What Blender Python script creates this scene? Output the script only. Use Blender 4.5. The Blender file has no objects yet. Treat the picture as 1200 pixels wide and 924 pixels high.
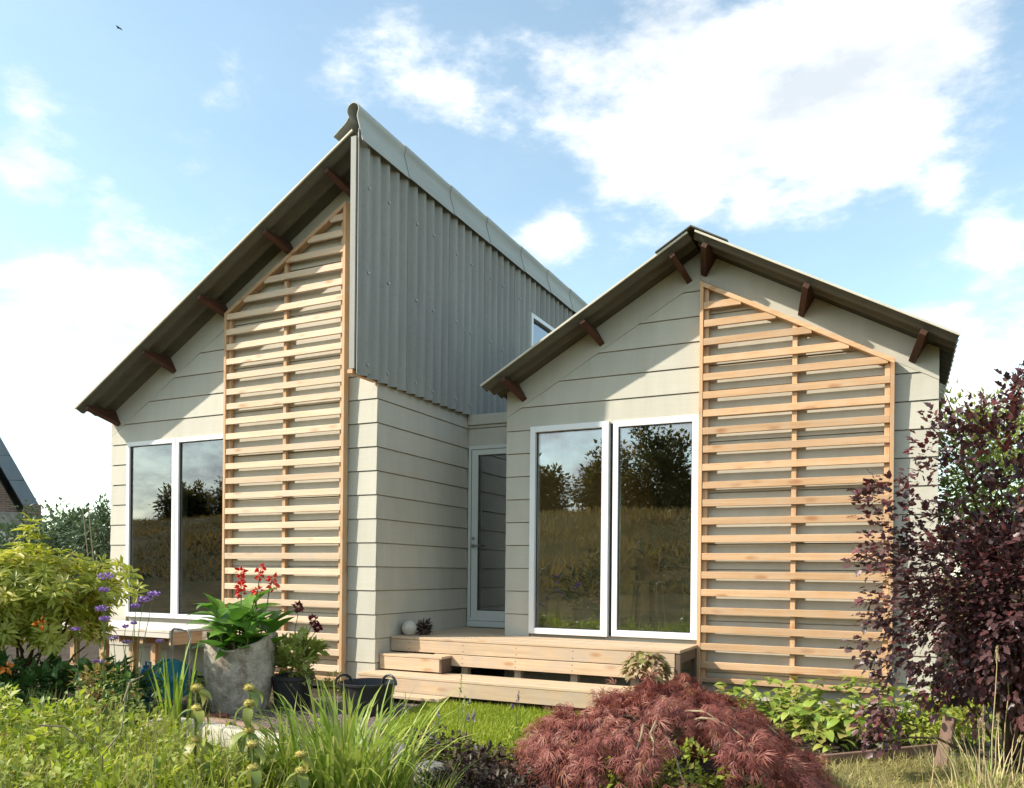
import bpy, bmesh, math, random
import numpy as np
from mathutils import Vector, Matrix

random.seed(7)
rng = np.random.default_rng(11)
PI = math.pi
scene = bpy.context.scene
col = scene.collection

# ------------------------------------------------------------------ camera
EYE = 1.27
YAW = 0.451876
F2 = (-math.sin(YAW), math.cos(YAW))
R2 = (math.cos(YAW), math.sin(YAW))
cam_d = bpy.data.cameras.new('camera')
cam = bpy.data.objects.new('camera', cam_d)
col.objects.link(cam)
cam_d.sensor_fit = 'HORIZONTAL'
cam_d.sensor_width = 36.0
cam_d.lens = 938.577 / 1200 * 36
cam_d.shift_y = (670.92 - 462) / 1200
cam_d.clip_start = 0.05
cam_d.clip_end = 3000
cam.location = (0, 0, EYE)
cam.rotation_euler = (Matrix.Rotation(YAW, 3, 'Z') @ Matrix.Rotation(PI / 2, 3, 'X') @ Matrix.Rotation(0.00934, 3, 'Z')).to_euler()
scene.camera = cam

# ------------------------------------------------------------------ sun, sky, exposure
SUN_AZ = math.radians(54)          # the light travels towards +X and +Y
SUN_EL = math.radians(38.5)
to_sun = Vector((-math.sin(SUN_AZ) * math.cos(SUN_EL), -math.cos(SUN_AZ) * math.cos(SUN_EL), math.sin(SUN_EL)))
sun_d = bpy.data.lights.new('sun', 'SUN')
sun_d.energy = 2.05
sun_d.angle = math.radians(0.8)
sun_d.color = (1.0, 0.93, 0.82)
sun = bpy.data.objects.new('sun', sun_d)
sun.rotation_euler = to_sun.to_track_quat('Z', 'Y').to_euler()
sun.location = to_sun * 60
col.objects.link(sun)

scene.view_settings.view_transform = 'Standard'
scene.view_settings.look = 'None'
scene.view_settings.exposure = 1.75
scene.view_settings.gamma = 1.0
scene.cycles.max_bounces = 8
scene.cycles.transparent_max_bounces = 12
scene.cycles.caustics_reflective = False
scene.cycles.caustics_refractive = False

world = bpy.data.worlds.new('World')
scene.world = world
world.use_nodes = True


def build_world():
    nt = world.node_tree
    nt.nodes.clear()
    N = nt.nodes.new
    L = nt.links.new
    out = N('ShaderNodeOutputWorld')
    bg = N('ShaderNodeBackground')
    bg.inputs['Strength'].default_value = 0.082
    sky = N('ShaderNodeTexSky')
    sky.sky_type = 'NISHITA'
    sky.sun_disc = False
    sky.sun_elevation = SUN_EL
    sky.sun_rotation = math.atan2(to_sun.x, to_sun.y)
    sky.air_density = 1.0
    sky.dust_density = 0.6
    sky.ozone_density = 1.0
    wb = N('ShaderNodeMix')                       # daylight white balance of the photograph
    wb.data_type = 'RGBA'
    wb.blend_type = 'MULTIPLY'
    wb.inputs[0].default_value = 1.0
    wb.inputs[7].default_value = (1.22, 1.24, 1.03, 1)
    L(sky.outputs[0], wb.inputs[6])
    L(wb.outputs[2], bg.inputs['Color'])
    tc = N('ShaderNodeTexCoord')
    # cloud field: fractal noise on the sky direction, flattened towards the horizon
    sep = N('ShaderNodeSeparateXYZ')
    L(tc.outputs['Generated'], sep.inputs[0])

    def math_n(op, a, b=None, clamp=False):
        n = N('ShaderNodeMath')
        n.operation = op
        n.use_clamp = clamp
        for i, v in enumerate((a, b)):
            if v is None:
                continue
            if isinstance(v, (int, float)):
                n.inputs[i].default_value = v
            else:
                L(v, n.inputs[i])
        return n.outputs[0]
    zc = math_n('MULTIPLY', sep.outputs['Z'], 2.1)
    comb = N('ShaderNodeCombineXYZ')
    L(sep.outputs['X'], comb.inputs[0])
    L(sep.outputs['Y'], comb.inputs[1])
    L(zc, comb.inputs[2])

    def noise(scale, detail, rough, vec, off=(0, 0, 0)):
        m = N('ShaderNodeMapping')
        m.inputs['Location'].default_value = off
        L(vec, m.inputs[0])
        n = N('ShaderNodeTexNoise')
        n.inputs['Scale'].default_value = scale
        n.inputs['Detail'].default_value = detail
        n.inputs['Roughness'].default_value = rough
        L(m.outputs[0], n.inputs['Vector'])
        return n.outputs['Fac']
    n1 = noise(3.2, 9, 0.62, comb.outputs[0], (1.3, 0.2, 0.4))
    n2 = noise(11, 7, 0.62, comb.outputs[0], (4.1, 2.2, 0.1))
    # cumulus banks: centre direction, tightness, weight
    banks = CLOUD_BANKS
    acc = None
    for d, k, w in banks:
        dp = N('ShaderNodeVectorMath')
        dp.operation = 'DOT_PRODUCT'
        L(tc.outputs['Generated'], dp.inputs[0])
        v = Vector(d).normalized()
        dp.inputs[1].default_value = v
        e = math_n('MULTIPLY', math_n('SUBTRACT', dp.outputs['Value'], 1.0), k)
        e = math_n('MULTIPLY', math_n('EXPONENT', e), w)
        acc = e if acc is None else math_n('ADD', acc, e)
    # the rest of the sky carries the same scattered clouds
    away = N('ShaderNodeVectorMath')
    away.operation = 'DOT_PRODUCT'
    L(tc.outputs['Generated'], away.inputs[0])
    away.inputs[1].default_value = (F2[0], F2[1], 0.0)
    aw = N('ShaderNodeMapRange')
    L(away.outputs['Value'], aw.inputs[0])
    aw.inputs[1].default_value = 0.45
    aw.inputs[2].default_value = 0.1
    aw.inputs[3].default_value = 0.0
    aw.inputs[4].default_value = 0.30
    acc = math_n('ADD', acc, aw.outputs[0])
    # haze band near the horizon
    hz = N('ShaderNodeMapRange')
    L(sep.outputs['Z'], hz.inputs[0])
    hz.inputs[1].default_value = 0.20
    hz.inputs[2].default_value = 0.02
    hz.inputs[3].default_value = 0.0
    hz.inputs[4].default_value = 0.14
    acc = math_n('ADD', acc, hz.outputs[0])
    dens = math_n('ADD', acc, math_n('MULTIPLY', math_n('SUBTRACT', n1, 0.5), 1.30))
    dens = math_n('ADD', dens, math_n('MULTIPLY', math_n('SUBTRACT', n2, 0.5), 1.0))
    cov = N('ShaderNodeMapRange')
    cov.interpolation_type = 'SMOOTHSTEP'
    L(dens, cov.inputs[0])
    cov.inputs[1].default_value = 0.20
    cov.inputs[2].default_value = 0.66
    n3 = noise(4.5, 6, 0.6, comb.outputs[0], (0.3, 5.2, 1.1))
    ramp = N('ShaderNodeValToRGB')
    ramp.color_ramp.elements[0].position = 0.33
    ramp.color_ramp.elements[0].color = (0.53, 0.58, 0.63, 1)
    ramp.color_ramp.elements[1].position = 0.66
    ramp.color_ramp.elements[1].color = (1, 0.99, 0.97, 1)
    L(n3, ramp.inputs[0])
    cl = N('ShaderNodeBackground')
    L(ramp.outputs[0], cl.inputs['Color'])
    cl.inputs['Strength'].default_value = 0.46
    veil = math_n('ADD', math_n('MULTIPLY', cov.outputs[0], 0.93), 0.07)
    mix = N('ShaderNodeMixShader')
    L(veil, mix.inputs[0])
    L(bg.outputs[0], mix.inputs[1])
    L(cl.outputs[0], mix.inputs[2])
    L(mix.outputs[0], out.inputs[0])


CLOUD_BANKS = [
    ((-0.141, 0.835, 0.531), 75, 0.42), ((-0.215, 0.838, 0.50), 200, 0.26), ((0.014, 0.859, 0.511), 140, 0.40),
    ((-0.048, 0.891, 0.451), 200, 0.30), ((-0.252, 0.852, 0.46), 500, 0.26), ((-0.32, 0.77, 0.555), 300, 0.16),
    ((-0.801, 0.542, 0.215), 190, 0.42), ((-0.739, 0.606, 0.240), 300, 0.36), ((-0.824, 0.559, 0.097), 60, 0.12),
    ((0.05, 0.96, 0.235), 220, 0.42), ((0.097, 0.971, 0.180), 130, 0.34), ((-0.37, 0.844, 0.389), 1900, 0.42),
    ((-0.35, 0.848, 0.385), 3000, 0.25), ((0.092, 0.931, 0.354), 1200, 0.45), ((0.06, 0.935, 0.352), 3000, 0.25), ((-0.208, 0.886, 0.414), 4000, 0.42), ((-0.151, 0.902, 0.405), 4000, 0.42),
    ((-0.771, 0.502, 0.391), 1800, 0.38), ((-0.79, 0.48, 0.385), 1800, 0.3), ((-0.759, 0.478, 0.442), 3000, 0.38), ((-0.53, 0.673, 0.516), 1300, 0.30),
    ((-0.48, 0.715, 0.51), 1300, 0.28), ((-0.422, 0.753, 0.500), 1300, 0.30), ((-0.458, 0.691, 0.56), 900, 0.20), ((0.031, 0.92, 0.391), 4000, 0.35),
]
build_world()


# ------------------------------------------------------------------ helpers
def at(px, d, y=800.0):
    """ground plan point at depth d along the view, px across (measured on the photograph)"""
    u = (px - 600 + 0.00934 * (y - 671)) / 938.6
    return Vector((d * (F2[0] + u * R2[0]), d * (F2[1] + u * R2[1]), 0))


def zat(y, d, px=600):
    return EYE - (y - 670.9 - 0.00934 * (px - 600)) / 938.6 * d


ORG = {}


def tag(o, label=None, cat=None, group=None, kind=None):
    if label:
        o['label'] = label
    if cat:
        o['category'] = cat
    if group:
        o['group'] = group
    if kind:
        o['kind'] = kind
    return o


def thing(name, label, cat, loc=(0, 0, 0), group=None, rz=0.0):
    o = bpy.data.objects.new(name, None)
    o.empty_display_size = 0.2
    o.location = loc
    o.rotation_euler = (0, 0, rz)
    col.objects.link(o)
    return tag(o, label, cat, group)


def root_of(o):
    while o.parent:
        o = o.parent
    return o


def link_mesh(name, me, mat, parent=None, loc=(0, 0, 0), rot=(0, 0, 0), sc=(1, 1, 1)):
    o = bpy.data.objects.new(name, me)
    if mat and not me.materials:
        me.materials.append(mat)
    o.location = loc
    o.rotation_euler = rot
    o.scale = sc
    if parent:
        o.parent = parent
    col.objects.link(o)
    return o


class MB:
    def __init__(self):
        self.v = []
        self.f = []

    def add(self, vs, fs):
        n = len(self.v)
        self.v += [tuple(p) for p in vs]
        self.f += [tuple(i + n for i in f) for f in fs]
        return self

    def box(self, x0, x1, y0, y1, z0, z1, M=None):
        vs = [(x, y, z) for z in (z0, z1) for y in (y0, y1) for x in (x0, x1)]
        if M is not None:
            vs = [M @ Vector(p) for p in vs]
        return self.add(vs, [(0, 2, 3, 1), (4, 5, 7, 6), (0, 1, 5, 4), (2, 6, 7, 3), (0, 4, 6, 2), (1, 3, 7, 5)])

    def beam(self, a, b, w, h, up=(0, 0, 1)):
        a, b = Vector(a), Vector(b)
        x = (b - a).normalized()
        y = Vector(up).cross(x).normalized()
        z = x.cross(y)
        M = Matrix((x, y, z)).transposed().to_4x4()
        M.translation = a
        return self.box(0, (b - a).length, -w / 2, w / 2, -h / 2, h / 2, M)

    def prism(self, poly, fa, fb):
        """poly: list of 2d points, fa/fb map a point to the front/back 3d point"""
        n = len(poly)
        vs = [fa(p) for p in poly] + [fb(p) for p in poly]
        fs = [tuple(range(n)), tuple(range(2 * n - 1, n - 1, -1))]
        fs += [(i, i + n, (i + 1) % n + n, (i + 1) % n) for i in range(n)]
        return self.add(vs, fs)

    def tube(self, path, radii, n=8, caps=True):
        path = [Vector(p) for p in path]
        if isinstance(radii, (int, float)):
            radii = [radii] * len(path)
        rings = []
        prev = None
        for i, p in enumerate(path):
            t = (path[min(i + 1, len(path) - 1)] - path[max(i - 1, 0)]).normalized()
            if prev is None:
                a = t.orthogonal().normalized()
            else:
                a = (prev - t * prev.dot(t))
                a = a.normalized() if a.length > 1e-6 else t.orthogonal().normalized()
            prev = a
            b = t.cross(a)
            rings.append([p + (a * math.cos(2 * PI * k / n) + b * math.sin(2 * PI * k / n)) * radii[i] for k in range(n)])
        vs = [q for r in rings for q in r]
        fs = []
        for i in range(len(rings) - 1):
            for k in range(n):
                k2 = (k + 1) % n
                fs.append((i * n + k, i * n + k2, (i + 1) * n + k2, (i + 1) * n + k))
        if caps:
            fs.append(tuple(range(n - 1, -1, -1)))
            fs.append(tuple(range((len(rings) - 1) * n, len(rings) * n)))
        return self.add(vs, fs)

    def lathe(self, prof, n=24, c=(0, 0, 0), M=None):
        vs = []
        for r, z in prof:
            for k in range(n):
                a = 2 * PI * k / n
                p = Vector((c[0] + r * math.cos(a), c[1] + r * math.sin(a), c[2] + z))
                vs.append(M @ p if M is not None else p)
        fs = []
        for i in range(len(prof) - 1):
            for k in range(n):
                k2 = (k + 1) % n
                fs.append((i * n + k, i * n + k2, (i + 1) * n + k2, (i + 1) * n + k))
        fs.append(tuple(range(n - 1, -1, -1)))
        fs.append(tuple(range((len(prof) - 1) * n, len(prof) * n)))
        return self.add(vs, fs)

    def mesh(self, name, smooth=False, bevel=0, org=(0, 0, 0), angle=40):
        me = bpy.data.meshes.new(name)
        ox, oy, oz = org
        me.from_pydata([(x - ox, y - oy, z - oz) for x, y, z in self.v], [], self.f)
        bm = bmesh.new()
        bm.from_mesh(me)
        bmesh.ops.recalc_face_normals(bm, faces=bm.faces)
        if bevel:
            bmesh.ops.bevel(bm, geom=list(bm.edges), offset=bevel, segments=1, affect='EDGES', clamp_overlap=True)
        bm.to_mesh(me)
        bm.free()
        if smooth:
            for p in me.polygons:
                p.use_smooth = True
            me.set_sharp_from_angle(angle=math.radians(angle))
        return me

    def build(self, name, mat, parent=None, smooth=False, bevel=0, kind=None, angle=40):
        org = root_of(parent).location if parent else (0, 0, 0)
        me = self.mesh(name, smooth, bevel, org, angle)
        o = link_mesh(name, me, mat, parent)
        if kind:
            o['kind'] = kind
        return o


def clip(poly, a, b, c):
    """keep the part of poly where a*x + b*y <= c"""
    out = []
    n = len(poly)
    for i in range(n):
        p, q = poly[i], poly[(i + 1) % n]
        dp, dq = a * p[0] + b * p[1] - c, a * q[0] + b * q[1] - c
        if dp <= 0:
            out.append(p)
        if (dp < 0 < dq) or (dq < 0 < dp):
            t = dp / (dp - dq)
            out.append((p[0] + (q[0] - p[0]) * t, p[1] + (q[1] - p[1]) * t))
    return out


# ------------------------------------------------------------------ materials
class NT:
    def __init__(self, name):
        self.m = bpy.data.materials.new(name)
        self.m.use_nodes = True
        self.nt = self.m.node_tree
        self.nt.nodes.clear()
        self.out = self.n('ShaderNodeOutputMaterial')

    def n(self, t, **kw):
        o = self.nt.nodes.new(t)
        for k, v in kw.items():
            setattr(o, k, v)
        return o

    def l(self, a, b):
        self.nt.links.new(a, b)

    def coord(self, scale=(1, 1, 1), kind='Object', loc=(0, 0, 0), rnd=0.0):
        tc = self.n('ShaderNodeTexCoord')
        m = self.n('ShaderNodeMapping')
        m.inputs['Scale'].default_value = scale
        m.inputs['Location'].default_value = loc
        src = tc.outputs[kind]
        if rnd:
            oi = self.n('ShaderNodeObjectInfo')
            mu = self.n('ShaderNodeMath', operation='MULTIPLY')
            self.l(oi.outputs['Random'], mu.inputs[0])
            mu.inputs[1].default_value = rnd
            va = self.n('ShaderNodeVectorMath', operation='ADD')
            self.l(src, va.inputs[0])
            self.l(mu.outputs[0], va.inputs[1])
            src = va.outputs[0]
        self.l(src, m.inputs[0])
        return m.outputs[0]

    def noise(self, vec, scale, detail=5, rough=0.55, dist=0.0):
        n = self.n('ShaderNodeTexNoise')
        n.inputs['Scale'].default_value = scale
        n.inputs['Detail'].default_value = detail
        n.inputs['Roughness'].default_value = rough
        n.inputs['Distortion'].default_value = dist
        self.l(vec, n.inputs['Vector'])
        return n.outputs['Fac']

    def ramp(self, fac, stops):
        r = self.n('ShaderNodeValToRGB')
        e = r.color_ramp.elements
        while len(e) < len(stops):
            e.new(0.5)
        for i, (p, c) in enumerate(stops):
            e[i].position = p
            e[i].color = (*c, 1) if len(c) == 3 else c
        self.l(fac, r.inputs[0])
        return r.outputs[0]

    def mix(self, fac, a, b, blend='MIX'):
        m = self.n('ShaderNodeMix', data_type='RGBA', blend_type=blend)
        for i, v in ((0, fac), (6, a), (7, b)):
            if isinstance(v, (int, float)):
                m.inputs[i].default_value = v
            elif isinstance(v, tuple):
                m.inputs[i].default_value = (*v, 1)
            else:
                self.l(v, m.inputs[i])
        return m.outputs[2]

    def mulr(self, c, amt):
        """per-object tone variation"""
        oi = self.n('ShaderNodeObjectInfo')
        mr = self.n('ShaderNodeMapRange')
        self.l(oi.outputs['Random'], mr.inputs[0])
        mr.inputs[3].default_value = 1 - amt
        mr.inputs[4].default_value = 1 + amt
        h = self.n('ShaderNodeHueSaturation')
        self.l(mr.outputs[0], h.inputs['Value'])
        self.l(c, h.inputs['Color'])
        return h.outputs[0]

    def bump(self, h, strength, dist=0.01):
        b = self.n('ShaderNodeBump')
        b.inputs['Strength'].default_value = strength
        b.inputs['Distance'].default_value = dist
        self.l(h, b.inputs['Height'])
        return b.outputs[0]

    def pbr(self, c, rough=0.6, spec=0.4, normal=None, metal=0.0):
        p = self.n('ShaderNodeBsdfPrincipled')
        if isinstance(c, tuple):
            p.inputs['Base Color'].default_value = (*c, 1)
        else:
            self.l(c, p.inputs['Base Color'])
        if isinstance(rough, (int, float)):
            p.inputs['Roughness'].default_value = rough
        else:
            self.l(rough, p.inputs['Roughness'])
        p.inputs['Specular IOR Level'].default_value = spec
        p.inputs['Metallic'].default_value = metal
        if normal is not None:
            self.l(normal, p.inputs['Normal'])
        return p

    def done(self, sh):
        self.l(sh.outputs[0], self.out.inputs[0])
        return self.m


def wood(name, a, b, knot, axis, tone=0.10, rough=0.65, grey=None, knots=0.7):
    t = NT(name)
    st = [26, 26, 26]
    st[axis] = 1.1
    v = t.coord(tuple(st), rnd=7.0)
    g = t.noise(v, 1.6, 6, 0.6, 0.4)
    c = t.ramp(g, [(0.28, a), (0.72, b)])
    big = [2, 2, 2]
    big[axis] = 0.7
    v2 = t.coord(tuple(big), rnd=3.0)
    c = t.mix(t.ramp(t.noise(v2, 1.4, 3), [(0.4, (0, 0, 0)), (0.75, (0.45, 0.45, 0.45))]), c, tuple(x * 0.78 for x in a))
    ks = [9, 9, 9]
    ks[axis] = 3.2
    vk = t.coord(tuple(ks), rnd=11.0)
    vo = t.n('ShaderNodeTexVoronoi')
    vo.inputs['Scale'].default_value = 0.9
    t.l(vk, vo.inputs['Vector'])
    kf = t.ramp(vo.outputs['Distance'], [(0.10, (knots, knots, knots)), (0.24, (0, 0, 0))])
    c = t.mix(kf, c, knot)
    if grey:
        c = t.mix(t.ramp(t.noise(t.coord((3, 3, 3), rnd=2.0), 2.0, 5), [(0.42, (0, 0, 0)), (0.7, (0.6, 0.6, 0.6))]), c, grey)
    c = t.mulr(c, tone)
    return t.done(t.pbr(c, rough, 0.3, t.bump(g, 0.35, 0.004)))


def plain(name, c, rough=0.5, spec=0.4, var=0.12, scale=6, bump=0.1, metal=0.0, dist=0.005):
    t = NT(name)
    n = t.noise(t.coord(), scale, 6, 0.6)
    cc = t.ramp(n, [(0.3, tuple(x * (1 - var) for x in c)), (0.7, tuple(min(1, x * (1 + var)) for x in c))])
    fine = t.noise(t.coord(), scale * 14, 4, 0.6)
    return t.done(t.pbr(cc, rough, spec, t.bump(fine, bump, dist), metal))


def siding_mat():
    t = NT('painted fibre cement board')
    v = t.coord((1.2, 1.2, 30), rnd=9.0)
    g = t.noise(v, 2.2, 6, 0.62, 0.6)
    st = t.noise(t.coord((5, 5, 0.6), rnd=1.0), 1.2, 5, 0.6)
    c = t.ramp(st, [(0.25, (0.505, 0.470, 0.382)), (0.75, (0.57, 0.535, 0.442))])
    c = t.mix(t.ramp(g, [(0.35, (0.0, 0.0, 0.0)), (0.62, (0.16, 0.16, 0.16))]), c, (0.41, 0.38, 0.30))
    dirt = t.noise(t.coord((3.5, 3.5, 0.35)), 1.0, 6, 0.7)
    c = t.mix(t.ramp(dirt, [(0.5, (0, 0, 0)), (0.8, (0.35, 0.35, 0.35))]), c, (0.37, 0.35, 0.27))
    c = t.mulr(c, 0.05)
    return t.done(t.pbr(c, 0.62, 0.35, t.bump(g, 0.30, 0.004)))


def cement_mat(name, c, stain, axis, var=0.1):
    t = NT(name)
    s = [4, 4, 4]
    s[axis] = 0.6
    st = t.noise(t.coord(tuple(s), rnd=4.0), 2.0, 6, 0.65)
    cc = t.ramp(st, [(0.3, tuple(x * (1 - var) for x in c)), (0.7, tuple(x * (1 + var) for x in c))])
    sp = t.noise(t.coord(), 18, 5, 0.7)
    cc = t.mix(t.ramp(sp, [(0.52, (0, 0, 0)), (0.75, (0.5, 0.5, 0.5))]), cc, stain)
    cc = t.mulr(cc, 0.05)
    return t.done(t.pbr(cc, 0.7, 0.3, t.bump(t.noise(t.coord(), 90, 4), 0.15, 0.003)))


def leaf_mat(name, stops, trans=0.28, rough=0.5, spec=0.35):
    t = NT(name)
    a = t.n('ShaderNodeAttribute')
    a.attribute_name = 'rnd'
    n = len(stops)
    c = t.ramp(a.outputs['Fac'], [(i / max(1, n - 1), s) for i, s in enumerate(stops)])
    c = t.mix(t.ramp(t.noise(t.coord(), 40, 3), [(0.45, (0, 0, 0)), (0.7, (0.25, 0.25, 0.25))]), c, tuple(x * 0.6 for x in stops[n // 2]))
    p = t.pbr(c, rough, spec)
    tr = t.n('ShaderNodeBsdfTranslucent')
    hs = t.n('ShaderNodeHueSaturation')
    hs.inputs['Value'].default_value = 1.25
    hs.inputs['Saturation'].default_value = 1.1
    t.l(c, hs.inputs['Color'])
    t.l(hs.outputs[0], tr.inputs['Color'])
    mx = t.n('ShaderNodeMixShader')
    mx.inputs[0].default_value = trans
    t.l(p.outputs[0], mx.inputs[1])
    t.l(tr.outputs[0], mx.inputs[2])
    return t.done(mx)


def part_leaf_mat(name, stops, trans=0.25, rough=0.42):
    """for leaves that are objects of their own: tone per object, with a midrib and veins"""
    t = NT(name)
    oi = t.n('ShaderNodeObjectInfo')
    n = len(stops)
    c = t.ramp(oi.outputs['Random'], [(i / max(1, n - 1), s) for i, s in enumerate(stops)])
    g = t.noise(t.coord((6, 40, 6), rnd=3.0), 1.3, 4)
    c = t.mix(t.ramp(g, [(0.4, (0, 0, 0)), (0.65, (0.3, 0.3, 0.3))]), c, tuple(x * 0.55 for x in stops[n // 2]))
    p = t.pbr(c, rough, 0.4, t.bump(g, 0.2, 0.004))
    tr = t.n('ShaderNodeBsdfTranslucent')
    hs = t.n('ShaderNodeHueSaturation')
    hs.inputs['Value'].default_value = 1.3
    t.l(c, hs.inputs['Color'])
    t.l(hs.outputs[0], tr.inputs['Color'])
    mx = t.n('ShaderNodeMixShader')
    mx.inputs[0].default_value = trans
    t.l(p.outputs[0], mx.inputs[1])
    t.l(tr.outputs[0], mx.inputs[2])
    return t.done(mx)


def glass_mat():
    t = NT('double glazing')
    fr = t.n('ShaderNodeFresnel')
    fr.inputs['IOR'].default_value = 1.75
    n = t.noise(t.coord((0.8, 0.8, 0.8)), 1.6, 2)
    b = t.bump(n, 0.02, 0.02)
    gl = t.n('ShaderNodeBsdfGlossy')
    gl.inputs['Roughness'].default_value = 0.0
    gl.inputs['Color'].default_value = (0.92, 0.95, 1, 1)
    t.l(b, gl.inputs['Normal'])
    tr = t.n('ShaderNodeBsdfTransparent')
    tr.inputs['Color'].default_value = (0.88, 0.90, 0.87, 1)
    ad = t.n('ShaderNodeMath', operation='MULTIPLY_ADD')
    t.l(fr.outputs[0], ad.inputs[0])
    ad.inputs[1].default_value = 1.5
    ad.inputs[2].default_value = 0.10
    ad.use_clamp = True
    mx = t.n('ShaderNodeMixShader')
    t.l(ad.outputs[0], mx.inputs[0])
    t.l(tr.outputs[0], mx.inputs[1])
    t.l(gl.outputs[0], mx.inputs[2])
    return t.done(mx)


def ground_mat(name, stops, scale, bump=0.6, dist=0.02, fine=60):
    t = NT(name)
    v = t.coord()
    c = t.ramp(t.noise(v, scale, 8, 0.65), stops)
    f = t.noise(v, fine, 6, 0.7)
    c = t.mix(t.ramp(f, [(0.35, (0.5, 0.5, 0.5)), (0.6, (0, 0, 0))]), c, tuple(x * 0.45 for x in stops[0][1]))
    return t.done(t.pbr(c, 0.95, 0.15, t.bump(f, bump, dist)))


def brick_mat():
    t = NT('brown facing brick')
    v = t.coord((1, 1, 1), 'Object')
    sp = t.n('ShaderNodeSeparateXYZ')
    t.l(v, sp.inputs[0])
    cb = t.n('ShaderNodeCombineXYZ')
    ad = t.n('ShaderNodeMath', operation='ADD')
    t.l(sp.outputs[0], ad.inputs[0])
    t.l(sp.outputs[1], ad.inputs[1])
    t.l(ad.outputs[0], cb.inputs[0])
    t.l(sp.outputs[2], cb.inputs[1])
    b = t.n('ShaderNodeTexBrick')
    b.inputs['Color1'].default_value = (0.16, 0.085, 0.06, 1)
    b.inputs['Color2'].default_value = (0.25, 0.15, 0.105, 1)
    b.inputs['Mortar'].default_value = (0.3, 0.27, 0.23, 1)
    b.inputs['Scale'].default_value = 1.0
    b.inputs['Brick Width'].default_value = 0.22
    b.inputs['Row Height'].default_value = 0.07
    b.inputs['Mortar Size'].default_value = 0.01
    t.l(cb.outputs[0], b.inputs['Vector'])
    return t.done(t.pbr(b.outputs['Color'], 0.85, 0.2, t.bump(b.outputs['Fac'], 0.3, 0.01)))


M = {}
M['siding'] = siding_mat()
for i, ax in enumerate('xyz'):
    M['pale_' + ax] = wood('glare larch ' + ax, (0.65, 0.45, 0.275), (0.80, 0.615, 0.43), (0.48, 0.24, 0.10), i, 0.13, grey=(0.60, 0.50, 0.40))  # left trellis slats: orange larch lightened for sun glare
    M['larch_' + ax] = wood('orange larch ' + ax, (0.53, 0.30, 0.145), (0.70, 0.45, 0.255), (0.36, 0.14, 0.05), i, 0.15, grey=(0.58, 0.42, 0.28))
    M['deck_' + ax] = wood('deck timber ' + ax, (0.50, 0.345, 0.21), (0.66, 0.49, 0.32), (0.38, 0.19, 0.08), i, 0.10, grey=(0.44, 0.37, 0.30))
    M['old_' + ax] = wood('weathered timber ' + ax, (0.10, 0.066, 0.045), (0.17, 0.12, 0.085), (0.06, 0.035, 0.02), i, 0.12)
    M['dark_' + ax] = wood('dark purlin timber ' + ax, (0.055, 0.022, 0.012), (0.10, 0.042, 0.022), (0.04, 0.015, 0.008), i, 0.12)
M['corr'] = cement_mat('grey corrugated fibre cement', (0.315, 0.315, 0.288), (0.235, 0.234, 0.212), 2, 0.10)
M['roof'] = cement_mat('roof corrugated fibre cement', (0.105, 0.098, 0.072), (0.07, 0.066, 0.05), 0)
M['cap'] = cement_mat('pale fibre cement ridge piece', (0.40, 0.41, 0.375), (0.33, 0.34, 0.31), 1)
def clear_mat():
    t = NT('added translucent roof sheet')  # unseen clear roof sheets, added to let daylight into the rooms
    a = t.n('ShaderNodeBsdfTransparent')
    a.inputs['Color'].default_value = (0.75, 0.76, 0.72, 1)
    g = t.pbr((0.5, 0.5, 0.46), 0.3, 0.5)
    m = t.n('ShaderNodeMixShader')
    m.inputs[0].default_value = 0.3
    t.l(a.outputs[0], m.inputs[1])
    t.l(g.outputs[0], m.inputs[2])
    return t.done(m)


M['clear'] = clear_mat()
M['verge'] = plain('cut edge of cement sheet lightened as in sun', (0.58, 0.55, 0.45), 0.7, 0.3, 0.1)  # paler cut edge, with the sunlit line along the verge put into its colour
M['white'] = plain('white window frame', (0.80, 0.80, 0.79), 0.35, 0.5, 0.03, 3, 0.03)
M['doorgrey'] = plain('pale grey door paint', (0.64, 0.655, 0.60), 0.4, 0.5, 0.03, 3, 0.03)
M['glass'] = glass_mat()
M['gasket'] = plain('dark gasket', (0.03, 0.03, 0.03), 0.6)
M['steel'] = plain('dull steel', (0.42, 0.42, 0.41), 0.38, 0.5, 0.1, 8, 0.05, 0.9)
M['plaster'] = plain('interior plaster', (0.35, 0.32, 0.27), 0.8, 0.2, 0.06)
M['int_wood'] = wood('interior plywood', (0.62, 0.36, 0.13), (0.76, 0.48, 0.21), (0.45, 0.22, 0.07), 2, 0.1)
M['int_floor'] = wood('interior floor boards', (0.40, 0.26, 0.13), (0.52, 0.36, 0.20), (0.3, 0.15, 0.06), 0, 0.1)
M['sunlit'] = wood('limed pale timber', (0.70, 0.62, 0.52), (0.80, 0.73, 0.64), (0.5, 0.35, 0.22), 0, 0.05)  # platform timber, whitened in colour to look sunlit
M['concrete'] = None
M['black'] = plain('black plastic', (0.022, 0.023, 0.024), 0.45, 0.4, 0.25, 8, 0.12)
M['teal'] = plain('teal plastic', (0.010, 0.20, 0.25), 0.35, 0.5, 0.15, 5, 0.05)
M['tealblue'] = plain('blue plastic', (0.012, 0.10, 0.17), 0.35, 0.5, 0.15, 5, 0.05)
M['hose'] = plain('brown garden hose', (0.11, 0.085, 0.07), 0.5, 0.4)
M['terracotta'] = plain('terracotta', (0.42, 0.18, 0.09), 0.8, 0.2)
M['soil'] = ground_mat('dark garden soil', [(0.3, (0.045, 0.033, 0.024)), (0.7, (0.11, 0.085, 0.06))], 5)
M['gravel'] = ground_mat('gravel and crushed brick', [(0.3, (0.20, 0.15, 0.12)), (0.7, (0.34, 0.28, 0.24))], 24, 1.0, 0.02, 75)
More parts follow.
